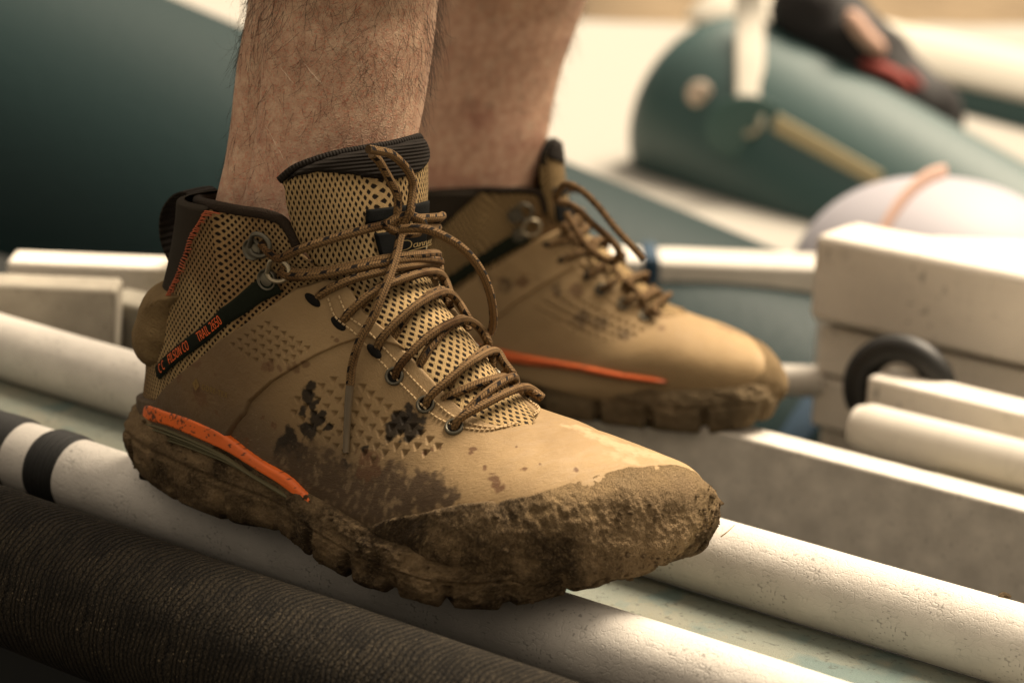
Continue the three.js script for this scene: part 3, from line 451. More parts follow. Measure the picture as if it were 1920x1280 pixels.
{ // third tube beyond, its brightly lit top painted in as a cream strip
  const A = at(1500, 138, 4.0), B = at(2010, 268, 3.5), t = V().subVectors(B, A), L = t.length(); t.normalize();
  const r3 = thing('inflatable_raft', 'teal raft tube at the right edge, its bright lit top put in as a broad cream strip', 'raft', A);
  part('tube', rod(t.clone().multiplyScalar(-0.2), t.clone().multiplyScalar(L + 0.6), 0.112, null, { seg: 80, n: 80 }), MAT.teal, r3);
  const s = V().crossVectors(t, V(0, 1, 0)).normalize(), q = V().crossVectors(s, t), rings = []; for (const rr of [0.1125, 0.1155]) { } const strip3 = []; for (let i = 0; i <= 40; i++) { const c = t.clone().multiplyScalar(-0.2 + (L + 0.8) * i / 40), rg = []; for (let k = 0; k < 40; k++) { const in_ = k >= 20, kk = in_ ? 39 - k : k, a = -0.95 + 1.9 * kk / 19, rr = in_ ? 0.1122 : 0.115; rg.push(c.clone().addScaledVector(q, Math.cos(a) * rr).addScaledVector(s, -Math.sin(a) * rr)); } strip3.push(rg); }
  part('lit_top_strip', loft(strip3, { capA: true, capB: true }), MAT.cream, r3);
}
{ // dark bag lashed between the tubes
  const c = [[1490, -40], [1540, 30], [1590, 95], [1640, 140], [1700, 185], [1750, 225], [1775, 262]].map(([x, y], i) => at(x, y, 3.05 - i * 0.015)), O = c[0].clone();
  const t = thing('gear_bag', 'black bag with red patches lashed along the top of the teal raft tube', 'bag', O);
  const g = tube(c.map((p) => p.clone().sub(O)), (f) => (0.064 - 0.018 * f) * Math.sqrt(Math.max(0.02, 1 - Math.pow(Math.abs(f * 2 - 1), 8))), 40, 0.006); { const p = g.attributes.position, n = g.attributes.normal; for (let i = 0; i < p.count; i++) { const k = 0.012 * fbm(p.getX(i) * 22, p.getY(i) * 22, p.getZ(i) * 22, 3); p.setXYZ(i, p.getX(i) + n.getX(i) * k, p.getY(i) + n.getY(i) * k, p.getZ(i) + n.getZ(i) * k); } g.computeVertexNormals(); }
  part('sack', g, M({ color: lin(0.012, 0.010, 0.010), roughness: 0.7 }), t);
  for (const [list, r, m] of [[[[1590, 20], [1625, 70], [1660, 100]], 0.020, M({ color: lin(0.55, 0.36, 0.28), roughness: 0.8 })], [[[1612, 118], [1670, 138], [1722, 178]], 0.016, M({ color: lin(0.26, 0.06, 0.05), roughness: 0.8 })], [[[1700, 130], [1738, 180], [1772, 232]], 0.011, M({ color: lin(0.22, 0.05, 0.045), roughness: 0.8 })]])
    part('flap', tube(list.map(([x, y]) => at(x, y, 2.95).sub(O)), (f) => r * Math.sqrt(Math.max(0.05, 1 - (f * 2 - 1) ** 4)), 20, 0.006, true, 0.6), m, t);
}
{ // pale translucent tub behind the box
  const c = at(1750, 590, 2.05), R = 0.128, t = thing('water_jug', 'pale lavender rounded jug with an orange strap behind the white box', 'jug', c);
  const pr = []; for (let i = 0; i <= 40; i++) { const a = i / 40 * Math.PI / 2; pr.push(new THREE.Vector2(Math.max(0.0002, R * Math.pow(Math.sin(a), 0.86)), R * 0.90 * Math.pow(Math.cos(a), 0.9))); } pr.push(new THREE.Vector2(R, -0.1), new THREE.Vector2(R * 0.96, -0.14), new THREE.Vector2(0.0002, -0.14));
  part('body', new THREE.LatheGeometry(pr, 64), M({ color: lin(0.36, 0.35, 0.39), roughness: 0.6 }), t);
  const st = []; for (let i = 0; i <= 30; i++) { const a = -0.2 + i / 30 * 1.9, r = R * 1.012; st.push(V(-r * Math.sin(a) * 0.55 - 0.012, r * 0.90 * Math.cos(a), r * Math.sin(a) * 0.83)); }
  part('strap', tube(st, 0.011, 10, 0.006, true, 0.3), M({ color: lin(0.50, 0.34, 0.28), roughness: 0.8 }), t);
}
// ------------------------------------------------------------------ the boots
// outlines are read off the photograph as (u, v) on the last, once, for the outer side; the inner side mirrors them
const backU = (y) => { let b = 0, bd = 9; for (let i = 0; i <= 300; i++) { const p = onLast(i / 300 * 0.5, 0.5); const d = Math.abs(p.y - y); if (d < bd) { bd = d; b = i / 300 * 0.5; } } return b; };
const OUT = {};
OUT.collarEdge = P2([[560, 474], [548, 444], [530, 418], [500, 406], [450, 398], [405, 389]]).concat([[backU(0.131), 0.49]]);
OUT.quarterTop = P2([[301, 750], [325, 719], [375, 676], [419, 635], [466, 604], [512, 570], [559, 537], [606, 523], [638, 527], [662, 549]]);
OUT.eyestay = P2([[662, 551], [685, 588], [722, 619], [763, 660], [819, 719], [860, 762], [879, 779], [913, 797], [960, 806], [990, 800]]);
OUT.quarterFront = P2([[440, 818], [480, 752], [520, 716], [560, 691], [600, 668], [640, 650], [690, 634]]);
OUT.rand = P2([[660, 985], [690, 982], [760, 965], [860, 948], [930, 940], [1000, 931], [1060, 913], [1120, 895], [1180, 884], [1240, 886], [1300, 912], [1330, 940]]);
const collarU = OUT.collarEdge;
// throat edge of the eyestay, nearest the tongue, from top to toe, then the U below the laces
const throat = OUT.eyestay, throatEnd = [throat[throat.length - 1][0] + 0.006, 0.0];

const blob = (x, y, r, kind, w = 1) => { const [u, v] = pix(x, y), p = onLast(u, v); return [p.x, p.y, p.z, r * 0.00023, kind, w]; };
const K = { mud: [0.020, 0.0145, 0.009], soil: [0.062, 0.040, 0.022], rust: [0.105, 0.052, 0.025], dust: [0.40, 0.30, 0.175] };
const STAINS_A = [
  ...[[772, 800, 30], [755, 785, 20], [768, 768, 10], [741, 812, 20], [588, 722, 12], [583, 742, 15], [594, 758, 11], [600, 785, 15], [573, 768, 9], [590, 806, 15], [611, 776, 8], [620, 800, 9], [578, 800, 13], [548, 820, 20], [540, 842, 24], [558, 862, 34], [655, 870, 10], [690, 845, 8]].map(([x, y, r]) => blob(x, y, r, 'mud', 0.96)),
  ...[[598, 885, 48], [640, 912, 44], [600, 925, 40], [700, 922, 44], [660, 945, 46], [722, 940, 42], [765, 928, 36], [690, 965, 40], [645, 975, 30], [765, 950, 42], [805, 925, 32], [828, 938, 30], [850, 934, 16], [560, 890, 34], [540, 872, 30], [620, 950, 34], [742, 890, 24], [700, 892, 26], [780, 905, 20]].map(([x, y, r]) => blob(x, y, r, 'soil', 0.88)),
  ...[[382, 676, 15], [352, 706, 9], [392, 742, 16], [384, 728, 9], [418, 700, 6], [520, 682, 10], [508, 686, 8], [535, 690, 6], [560, 690, 10], [580, 680, 8], [700, 880, 26], [690, 858, 14], [640, 640, 5], [632, 630, 4]].map(([x, y, r]) => blob(x, y, r, 'rust', 0.62)),
  ...[[890, 850, 5], [886, 858, 4], [908, 872, 4], [912, 884, 5], [921, 892, 5], [926, 902, 6], [932, 912, 7], [938, 921, 9], [945, 918, 6], [985, 887, 5], [1075, 887, 5], [1010, 877, 3], [966, 846, 3], [800, 852, 4], [815, 850, 3], [830, 846, 3], [420, 768, 5], [520, 800, 6], [470, 828, 8], [425, 776, 4], [500, 782, 3]].map(([x, y, r]) => blob(x, y, r, 'rust', 0.85)),
  ...[[1085, 812, 16], [1110, 826, 18], [1140, 838, 20], [1170, 850, 22], [1200, 858, 20], [1060, 808, 8], [1230, 866, 18], [1150, 862, 14], [1180, 874, 12]].map(([x, y, r]) => blob(x, y, r, 'dust', 0.75)),
];
const STAINS_B = [...[[780, 845, 24], [1085, 850, 20], [1090, 905, 18], [1150, 900, 20], [1100, 880, 14], [960, 900, 10], [640, 690, 20], [520, 660, 26], [480, 640, 22], [690, 780, 30], [730, 800, 26]].map(([x, y, r]) => blob(x, y, r * 0.8, 'soil', 0.75)), ...[[1100, 860, 16], [1130, 900, 14], [1070, 890, 12], [1180, 905, 18], [1020, 905, 12], [880, 850, 14], [690, 700, 16], [560, 660, 18], [500, 640, 16], [950, 930, 16], [1060, 930, 14]].map(([x, y, r]) => blob(x, y, r, 'rust', 0.7))]; for (const s of STAINS_B) s[2] = -Math.abs(s[2]);
const latticeA = [], latticeB = [];
for (let i = 0; i <= 5; i++) for (let j = 0; j <= 5; j++) if (i + j <= 8) latticeA.push([512.5 + 14.4 * i - 12.8 * j, 603.8 + 9.7 * i + 8.1 * j]);
{
  const poly = [[590, 716], [612, 700], [650, 706], [700, 735], [745, 752], [790, 800], [815, 830], [838, 852], [820, 866], [770, 862], [690, 866], [640, 850], [575, 800], [540, 770]];
  const inside = (x, y) => { let c = false; for (let i = 0, j = poly.length - 1; i < poly.length; j = i++) if ((poly[i][1] > y) !== (poly[j][1] > y) && x < (poly[j][0] - poly[i][0]) * (y - poly[i][1]) / (poly[j][1] - poly[i][1]) + poly[i][0]) c = !c; return c; };
  for (let i = -14; i < 16; i++) for (let j = -10; j < 16; j++) { const x = 730.3 + 15.6 * i - 22 * j, y = 764.7 + 13 * i + 12 * j; if (inside(x, y)) latticeB.push([x, y]); }
}
const dents = (list) => list.map(([x, y]) => onLast(...pix(x, y)));
const DA = dents(latticeA), DB = dents(latticeB);
// a three-sided pit, flat edge up
function pit(list, p, r, depth) {
  for (const c of list) {
    const dx = p[0] - c.x, dy = p[1] - c.y, dz = p[2] - c.z; if (dx * dx + dy * dy + dz * dz > r * r * 4.5) continue;
    const a = dx + 0.25 * dy, b = dy - 0.1 * dx, m = Math.max(b, -0.5 * b + 0.87 * a, -0.5 * b - 0.87 * a) / r;
    if (m < 1.25) return -depth * sstep(1.25, 0.15, m);
  }
  return 0;
}
function leatherColor(stains, pale = 0) {
  return (p, u, v) => {
    const n = fbm(p[0] * 55, p[1] * 55, p[2] * 55, 4), n2 = fbm(p[0] * 420, p[1] * 420, p[2] * 420, 3);
    let c = mixc([0.222, 0.146, 0.070], [0.305, 0.208, 0.104], clamp(0.5 + n * 0.9));
    const back = sstep(0.135, 0.07, p[0] + 0.4 * (p[1] - 0.06)); c = mixc(c, [0.108, 0.067, 0.034], back * (0.8 - 0.55 * pale));     // heel quarter browned: burnish, with its shading painted in too
    const low = sstep(0.066 + n * 0.02, 0.030, p[1]) * sstep(0.215, 0.15, p[0]); c = mixc(c, [0.062, 0.044, 0.028], low * 0.85 * (1 - 0.8 * pale)); if (pale) c = mixc(c, [0.40, 0.285, 0.15], 0.35 * pale);  // lower sides darkened: soil, plus shade of the downward faces put into the colour
    c = mixc(c, [0.40, 0.285, 0.15], sstep(0.19, 0.26, p[0]) * (0.4 + 0.3 * n));
    const wx = 0.0022 * fbm(p[0] * 240, p[1] * 240, p[2] * 240 + 7, 3), wy = 0.0022 * fbm(p[0] * 240 + 31, p[1] * 240, p[2] * 240, 3);
    for (const s of stains) {
      const dx = p[0] - s[0] + wx, dy = p[1] - s[1] + wy, dz = p[2] - s[2], d = Math.sqrt(dx * dx + dy * dy + dz * dz) / s[3]; if (d > 2.2) continue;
      const soft = s[4] === 'mud' ? 0.2 : s[4] === 'soil' ? 0.55 : s[4] === 'dust' ? 0.6 : 0.28, w = sstep(1 + soft, 1 - soft, d + n2 * (s[4] === 'mud' ? 0.7 : 1.1)) * s[5];
      let k = K[s[4]]; if (s[4] === 'soil') k = mixc(k, [0.15, 0.105, 0.06], sstep(0.05, 0.5, n2));
      c = mixc(c, k, w);
    }
    const dustn = vn(p[0] * 2600, p[1] * 2600, p[2] * 2600); if (dustn > 0.72) c = mixc(c, [0.40, 0.31, 0.19], (dustn - 0.72) * 1.1 * (0.4 + low));
    return c;
  };
}
// the sole's plan (mm): outer side forward, inner side back
const PLAN = [[-18, 0], [-15, 17], [-6, 31], [11, 39], [28, 43.5], [66, 48], [103, 50], [132, 57], [158, 63], [176, 64], [198, 61], [220, 52], [237, 37], [249, 15], [260, -6], [266, -26], [270, -39], [267, -49], [259, -59], [235, -60], [205, -57], [168, -50], [130, -43], [90, -39], [52, -39], [18, -36], [-4, -30], [-15, -17]];

function innerUV(x, y) { let b = [0, 0], bd = 9; for (let i = 60; i < 340; i += 2) for (let j = 290; j < 500; j += 2) { const o = (i * (GV + 1) + j) * 3, d = (BP[o] - x) ** 2 + (BP[o + 1] - y) ** 2; if (d < bd) { bd = d; b = [i / GU, j / GV - 1]; } } return b; }
function buildBoot(root, { mir = false, k = 1, stains, clean = 0, free = [], text = true }) {
  const S = mir ? -1 : 1, mx = (p) => V(p.x, p.y, p.z * S), put = (name, geo, mat, parent = root) => part(name, geo, mat, parent);
  const flipGeo = (g) => { if (!mir) return g; const p = g.attributes.position; for (let i = 0; i < p.count; i++) p.setZ(i, -p.getZ(i)); const a = g.index.array; for (let i = 0; i < a.length; i += 3) { const t = a[i]; a[i] = a[i + 1]; a[i + 1] = t; } g.computeVertexNormals(); return g; };
  const pt = (x, y, lift) => { const [u, v] = pix(x, y); return mx(onLast(u, v, lift)); };
  let rand;
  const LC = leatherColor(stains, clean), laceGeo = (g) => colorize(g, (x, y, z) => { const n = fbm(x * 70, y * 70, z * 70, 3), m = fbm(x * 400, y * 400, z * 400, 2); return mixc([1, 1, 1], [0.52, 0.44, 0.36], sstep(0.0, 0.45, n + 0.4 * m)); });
  // knitted collar: outer top edge, round the heel, inner top edge, then back under the leather
  const col = collarU, low = OUT.quarterTop;
  const lowBack = [[backU(0.040), 0.5]], lowLine = [[throat[0][0] + 0.004, throat[0][1] - 0.005], ...low.slice().reverse().map(([u, v]) => [u + 0.022, v])];
  const half = [...lowLine.slice().reverse(), [throat[0][0] - 0.030, throat[0][1] - 0.002], ...col];          // bottom back -> front -> top edge -> back
  const collarPoly = [...half, ...half.slice().reverse().map(([u, v]) => [u, 1 - v])];
  const kc = (p) => { const n = fbm(p[0] * 60, p[1] * 60, p[2] * 60, 3), d = fbm(p[0] * 25 + 5, p[1] * 25, p[2] * 25, 3); let c = mixc([0.70, 0.66, 0.60], [0.95, 0.92, 0.86], clamp(0.5 + n)); return mixc(c, [0.42, 0.30, 0.22], sstep(0.05, 0.4, d) * 0.6); };
  put('knit_collar', patch({ poly: collarPoly, step: 0.0011 * k, off: (u, v, p) => 0.0012 + 0.0010 * Math.sin(clamp((p[1] - 0.05) / 0.09) * Math.PI), roll: 0.003, sink: 0.002, color: kc, mirrored: mir }), MAT.knit);
  // padded rim of the collar
  { const rim = [...col, ...col.slice(0, -1).reverse().map(([u, v]) => [u, 1 - v])].map(([u, v]) => mx(onLast(u - 0.003, v, 0.0002))); put('collar_rim', tube(rim, 0.0023, 14, 0.0016), MAT.binding); }
  // heel strip, its orange stitching, suede heel patch and pull loop
  { const e = P2([[398, 392], [372, 440], [346, 518], [326, 560], [312, 590]]), top = [[e[0][0] - 0.004, e[0][1]], ...e.slice(1)];
    put('heel_strip', patch({ poly: [...top, ...mirror(top, 1)], step: 0.0014 * k, off: 0.0028, roll: 0.002, mirrored: mir }), MAT.heelFabric);
    const r = rng(5), segs = []; for (let i = 0; i < 58; i++) { const t = i / 58 * (e.length - 1), q = Math.min(e.length - 2, Math.floor(t)), f = t - q, u = mix(e[q][0], e[q + 1][0], f), v = mix(e[q][1], e[q + 1][1], f); const d = (r() - 0.5) * 0.006, a = onLast(u + d, v - 0.005 - r() * 0.006, 0.0038), m = onLast(u, v, 0.0046), b = onLast(u - d + 0.003, v + 0.004 + r() * 0.004, 0.0036); segs.push(tube([a, m, b], 0.00032, 5, 0.001)); }
    put('heel_stitching', flipGeo(mergeGeometries(segs)), MAT.orangeThread);
    const hb = P2([[352, 552], [330, 575], [322, 600], [316, 640], [300, 682], [285, 690]]), hp = [...hb, ...mirror(hb, 1)];
    put('heel_patch', patch({ poly: hp, step: 0.0012 * k, off: 0.0105, roll: 0.016, sink: 0.001, mirrored: mir, disp: (u, v, p) => 0.0008 * fbm(p[0] * 120, p[1] * 120, p[2] * 120, 3), color: (p) => mixc([0.14, 0.093, 0.042], [0.21, 0.145, 0.070], clamp(0.5 + fbm(p[0] * 160, p[1] * 160, p[2] * 160, 4))) }), MAT.suede);
    const lp = [[19, 132], [11, 134.5], [3, 131], [-3.5, 122], [-3.5, 110], [3, 99], [7, 92]].map(([x, y]) => V(x / 1000, y / 1000, 0)), cv = new THREE.CatmullRomCurve3(lp), rings = [];
    for (let i = 0; i <= 40; i++) { const c = cv.getPointAt(i / 40), t = cv.getTangentAt(i / 40), n = V(-t.y, t.x, 0), ring = []; for (const [a, b] of [[-1, 0.7], [-1, -0.7], [-0.5, -1], [0.5, -1], [1, -0.7], [1, 0.7], [0.5, 1], [-0.5, 1]]) ring.push(c.clone().addScaledVector(n, b * 0.0009).add(V(0, 0, a * 0.0088))); rings.push(ring); }
    put('pull_loop', flipGeo(loft(rings, { capA: true, capB: true })), MAT.webbing); }
  // tongue: knitted, standing off at its top, with a ribbed dark lip
  { const out = P2([[612, 520], [585, 490], [560, 455], [545, 420], [536, 385], [533, 352]]), topE = [[0.100, 0.138], [0.088, 0.110], [0.080, 0.070], [0.075, 0.030], [0.071, -0.02], [0.068, -0.07], [0.068, -0.105], [0.078, -0.128], [0.100, -0.136]];
    const lowT = [...throat.map(([u, v]) => [u + 0.004, v + 0.012])], L = [...lowT.slice().reverse(), ...out];
    const poly = [[throatEnd[0] + 0.012, 0], ...L, ...topE, ...mirror(L).slice(1)];
    const tOff = (u, v, p) => { const y = p[1]; return 0.0012 + 0.0032 * sstep(0.115, 0.165, y) + 0.0012 * Math.sin(clamp((0.33 - Math.abs(v)) * 3)); };
    put('tongue', patch({ poly, vref: 0.0, step: 0.0011 * k, off: tOff, roll: 0.005, sink: 0.001, color: (p) => { const n = fbm(p[0] * 60, p[1] * 60, p[2] * 60, 3); return mixc([0.76, 0.72, 0.66], [1, 0.97, 0.9], clamp(0.5 + n)); }, mirrored: mir }), MAT.knitTongue);
    const lipB = P2([[812, 285], [796, 300], [768, 326], [720, 343], [650, 332], [590, 325], [548, 334]]), lp = [[0.104, 0.124], ...topE.slice(0, -1).map(([u, v]) => [u - 0.003, v * 0.92]), ...lipB];
    put('tongue_lip', patch({ poly: lp, step: 0.0013 * k, off: (u, v, p) => tOff(u, v, p) + 0.0011, roll: 0.0018, mirrored: mir }), MAT.ribbed);
    const rim = topE.map(([u, v]) => mx(onLast(u - 0.002, v, 0.0024))); put('tongue_rim', tube(rim, 0.0017, 12, 0.0015), MAT.ribbed);
    for (const q of [[[672, 392], [735, 384], [796, 370], [800, 402], [740, 415], [676, 424]], [[690, 436], [740, 430], [812, 416], [818, 450], [826, 470], [780, 482], [708, 494]]]) put('tongue_label', patch({ poly: P2(q), step: 0.0010 * k, off: (u, v, p) => tOff(u, v, p) + 0.0009, roll: 0.0008, mirrored: mir }), MAT.label);
  }
  // leather: rear quarter on both sides, then the front piece over it, then the toe rand
  { const q = [...low, ...throat.slice(0, 4), ...OUT.quarterFront.slice().reverse(), ...P2([[400, 812], [340, 785]]).map(([u, v]) => [u + 0.02, v]), [backU(0.036), 0.47]];
    for (const m of [false, true]) {
      const poly = m ? q.map(([u, v]) => [u, 1 - v]) : q;
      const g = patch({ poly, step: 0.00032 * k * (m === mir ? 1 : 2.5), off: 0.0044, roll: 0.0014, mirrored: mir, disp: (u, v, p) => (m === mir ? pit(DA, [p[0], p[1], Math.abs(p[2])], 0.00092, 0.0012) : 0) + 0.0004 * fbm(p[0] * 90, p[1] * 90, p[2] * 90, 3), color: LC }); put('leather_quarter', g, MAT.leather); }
    const front = OUT.quarterFront, lowF = P2([[440, 840], [520, 905], [610, 968]]).map(([u, v]) => [u + 0.01, v + 0.012]);
    const vampHalf = [[0.9, 0.37], [0.8, 0.36], [0.7, 0.36], ...lowF.slice().reverse(), ...front.map(([u, v]) => [u - 0.012, v + 0.004]), ...throat.slice(2)];
    const poly = [[0.985, 0.0], [0.975, 0.2], ...vampHalf, [throatEnd[0], 0], ...mirror(vampHalf), [0.975, -0.2]];
    const crease = (p) => { const d = p[0] - 0.214 - 0.004 * Math.sin(p[2] * 90); return -0.0006 * (1 - clean) * Math.exp(-(d * d) / 0.000012) * sstep(0.03, 0.055, p[1]); };
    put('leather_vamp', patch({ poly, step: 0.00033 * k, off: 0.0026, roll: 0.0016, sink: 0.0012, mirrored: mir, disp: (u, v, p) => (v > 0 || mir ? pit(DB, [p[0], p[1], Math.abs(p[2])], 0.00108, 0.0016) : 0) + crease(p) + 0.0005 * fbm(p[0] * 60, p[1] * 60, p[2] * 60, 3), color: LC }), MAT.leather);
    const randHalf = [[0.93, 0.46], [0.8, 0.44], [0.68, 0.40], ...OUT.rand.slice(0, 9)];
    const rp = [...randHalf, [0.812, 0.0], [0.836, -0.035], [0.862, -0.08], [0.868, -0.14], [0.842, -0.21], [0.79, -0.27], [0.70, -0.33], [0.6, -0.40], [0.7, -0.45], [0.93, -0.46]];
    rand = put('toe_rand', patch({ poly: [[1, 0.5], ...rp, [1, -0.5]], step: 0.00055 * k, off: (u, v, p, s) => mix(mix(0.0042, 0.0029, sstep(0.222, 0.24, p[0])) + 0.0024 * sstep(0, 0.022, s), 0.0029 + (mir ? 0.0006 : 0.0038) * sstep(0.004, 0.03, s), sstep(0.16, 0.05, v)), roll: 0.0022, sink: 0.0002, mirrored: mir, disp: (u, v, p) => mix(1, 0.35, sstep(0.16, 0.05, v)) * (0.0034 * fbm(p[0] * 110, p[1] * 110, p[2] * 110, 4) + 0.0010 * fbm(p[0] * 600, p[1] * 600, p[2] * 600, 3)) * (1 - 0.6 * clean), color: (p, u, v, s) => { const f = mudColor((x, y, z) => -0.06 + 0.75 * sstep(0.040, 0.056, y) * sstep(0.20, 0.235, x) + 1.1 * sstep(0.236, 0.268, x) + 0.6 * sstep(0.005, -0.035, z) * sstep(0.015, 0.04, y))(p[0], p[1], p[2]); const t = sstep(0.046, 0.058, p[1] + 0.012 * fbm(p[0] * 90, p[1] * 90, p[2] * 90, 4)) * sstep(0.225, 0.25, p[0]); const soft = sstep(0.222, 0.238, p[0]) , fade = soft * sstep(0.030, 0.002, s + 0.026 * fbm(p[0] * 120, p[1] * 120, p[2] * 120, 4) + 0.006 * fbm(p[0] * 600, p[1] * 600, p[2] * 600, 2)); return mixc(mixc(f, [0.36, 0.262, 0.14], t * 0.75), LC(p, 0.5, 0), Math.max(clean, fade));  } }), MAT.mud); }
  function u0() { return 0.5; }
  // orange stabiliser and the ribbed groove below it, round the heel
  { const top = (P2([[612, 948], [575, 908], [540, 879], [440, 812], [385, 785], [330, 766], [287, 757]])), bot = P2([[285, 780], [330, 798], [385, 821], [440, 847], [520, 896], [575, 932]]);
    const sA = [...top, ...bot], sB = [...[[0.05, 0.046], [0.08, 0.0445], [0.11, 0.0415], [0.14, 0.038], [0.17, 0.0355], [0.20, 0.0345], [0.205, 0.0325], [0.17, 0.031], [0.14, 0.032], [0.11, 0.0345], [0.08, 0.0375], [0.05, 0.040]].map(([x, y]) => innerUV(x, y))], h = smoothClosed(mir ? sB : sA, 5), h2 = [];
    put('orange_stabilizer', patch({ poly: [...h, ...h2], step: 0.0008 * k, off: mir ? 0.0058 : 0.0050, roll: 0.0026, sink: 0.0008, mirrored: mir, color: (p) => { const n = fbm(p[0] * 800, p[1] * 800, p[2] * 800, 3), m = fbm(p[0] * 90 + 3, p[1] * 90, p[2] * 90, 3); const d = sstep(0.36, 0.42, n + 0.35 * m + 0.2 * sstep(0.075, 0.02, p[0])); return mixc(mixc(mir ? [0.55, 0.10, 0.02] : [0.80, 0.145, 0.018], mir ? [0.45, 0.09, 0.02] : [0.62, 0.12, 0.02], clamp(0.5 + m)), [0.03, 0.018, 0.01], d * 0.9); } }), MAT.orange);
    const gl = P2([[283, 792], [330, 808], [385, 830], [440, 856], [500, 893], [560, 928]]);
    for (let i = 0; i < 4; i++) put('groove_rib', strip({ line: gl.map(([u, v]) => [u + (i - 1) * 0.0035, v]), width: 0.0013, lift: 0.0052 + (i % 2) * 0.0004, crown: 0.0006, n: 90, m: 6, mirrored: mir }), MAT.olive); }
  // sole: a lugged rubber ring and its tread, caked with mud
  { const pl = new THREE.CatmullRomCurve3(PLAN.map(([x, z]) => V(x / 1000, 0, z / 1000)), true, 'centripetal'), N = Math.round(900 / k), Tn = Math.round(76 / k), pos = [], idx = [], colr = [];
    const base = pl.getSpacedPoints(N), cf = mudColor((x, y, z) => 0.14 + 0.24 * sstep(0.12, 0.0, x) + 0.45 * sstep(0.235, 0.27, x) + 0.5 * clean + 0.22 * sstep(0.018, 0.034, y) * sstep(0.15, 0.05, x));  // upper heel paled: light from above painted in, over drier mud
    const topY = (x, z) => sstep(-0.02, -0.04, z) * 0.006 * sstep(0.06, 0.13, x) + (x < 0.06 ? mix(0.039, 0.0375, clamp(x / 0.06)) : x < 0.15 ? mix(0.0375, 0.027, (x - 0.06) / 0.09) : x < 0.2 ? mix(0.027, 0.022, (x - 0.15) / 0.05) : mix(0.022, 0.032, clamp((x - 0.2) / 0.07)));
    const botY = (x) => 0.0015 + 0.0175 * Math.pow(sstep(0.205, 0.30, x), 1.15) + 0.002 * sstep(0.02, -0.015, x) + 0.004 * Math.exp(-(((x - 0.105) / 0.02) ** 2));
    const prof = [[0, 9.5], [0.04, 5.6], [0.10, 3.6], [0.2, 1.9], [0.34, 0.5], [0.5, 0], [0.72, 0.1], [0.86, 0.9], [0.95, 2.2], [1, 4.5]];
    const inset = (t) => { for (let i = 0; i < prof.length - 1; i++) if (t <= prof[i + 1][0]) { const f = (t - prof[i][0]) / (prof[i + 1][0] - prof[i][0]); return mix(prof[i][1], prof[i + 1][1], f) / 1000; } return 0.0045; };
    const notch = [[0.066, 0.0042, 1], [0.118, 0.004, 0.2], [0.165, 0.006, 0.3], [0.213, 0.005, 0.25], [0.252, 0.006, 0.55], [0.288, 0.005, 0.75], [0.326, 0.007, 0.6], [0.362, 0.005, 0.8], [0.40, 0.006, 0.4], [0.44, 0.005, 0.5], [0.50, 0.006, 0.6], [0.56, 0.006, 0.8], [0.615, 0.006, 1], [0.665, 0.007, 1], [0.715, 0.006, 1], [0.77, 0.007, 0.9], [0.82, 0.006, 0.8], [0.88, 0.006, 0.8], [0.94, 0.006, 0.6]], lugPh = (s) => { let m = 1; for (const [q, w, dep] of notch) m = Math.min(m, 1 - dep * sstep(1, 0.35, Math.abs(s - q) / w)); return m; };
    for (let i = 0; i < N; i++) {
      const p = base[i], q = base[(i + 3) % N], o = base[(i - 3 + N) % N], t = V().subVectors(q, o).normalize(), n = V(-t.z, 0, t.x), s = i / N; if (n.x * (p.x - 0.13) + n.z * p.z < 0 && p.x > 0 && p.x < 0.26) n.negate(); if (p.x <= 0 && n.x > 0) n.negate(); if (p.x >= 0.26 && n.x < 0) n.negate();
      const ty = topY(p.x, p.z), by = botY(p.x), lug = lugPh(s);
      for (let j = 0; j <= Tn; j++) {
        const tt = j / Tn, y = mix(ty, by, tt); let ins = inset(tt) + (1 - lug) * 0.0048 * sstep(0.42, 0.6, tt) + 0.0012 * Math.exp(-(((tt - 0.44) / 0.03) ** 2)), yy = y + (1 - lug) * 0.004 * sstep(0.75, 1, tt);
        ins += 0.006 * sstep(0.05, -0.01, p.x) * Math.pow(Math.abs(tt * 2 - 1.05), 2.2); const x0 = p.x - n.x * ins, z0 = p.z - n.z * ins, cl = 1 - 0.55 * clean, fore = sstep(0.11, 0.2, p.x);
        const d = ((0.0026 + 0.0042 * fore) * fbm(x0 * 75, yy * 85, z0 * 75, 4) + (0.0011 + 0.0010 * fore) * fbm(x0 * 330, yy * 330, z0 * 330, 4)) * cl * sstep(0.02, 0.12, tt);
        const X = x0 + n.x * d, Z = z0 + n.z * d, Y = yy + d * 0.5 - 0.0028 * fore * Math.max(0, fbm(x0 * 110, 3, z0 * 110, 3)) * sstep(0.8, 1, tt);
        pos.push(X, Y, Z * S); let c = cf(X, Y, Z); if (clean) c = mixc(c, [0.25, 0.19, 0.11], (0.75 - 0.45 * sstep(0.2, 0.6, fbm(X * 40, Y * 60, Z * 40, 3) + 0.35)) * clean); colr.push(...c);
      }
    }
    for (let i = 0; i < N; i++) for (let j = 0; j < Tn; j++) { const a = i * (Tn + 1) + j, b = ((i + 1) % N) * (Tn + 1) + j; S > 0 ? idx.push(a, a + 1, b, a + 1, b + 1, b) : idx.push(a, b, a + 1, a + 1, b, b + 1); }
    for (const j of [0, Tn]) { const c0 = pos.length / 3; pos.push(0.13, j ? 0.006 : 0.03, 0); colr.push(0.04, 0.03, 0.02); for (let i = 0; i < N; i++) idx.push(c0, i * (Tn + 1) + j, ((i + 1) % N) * (Tn + 1) + j); }
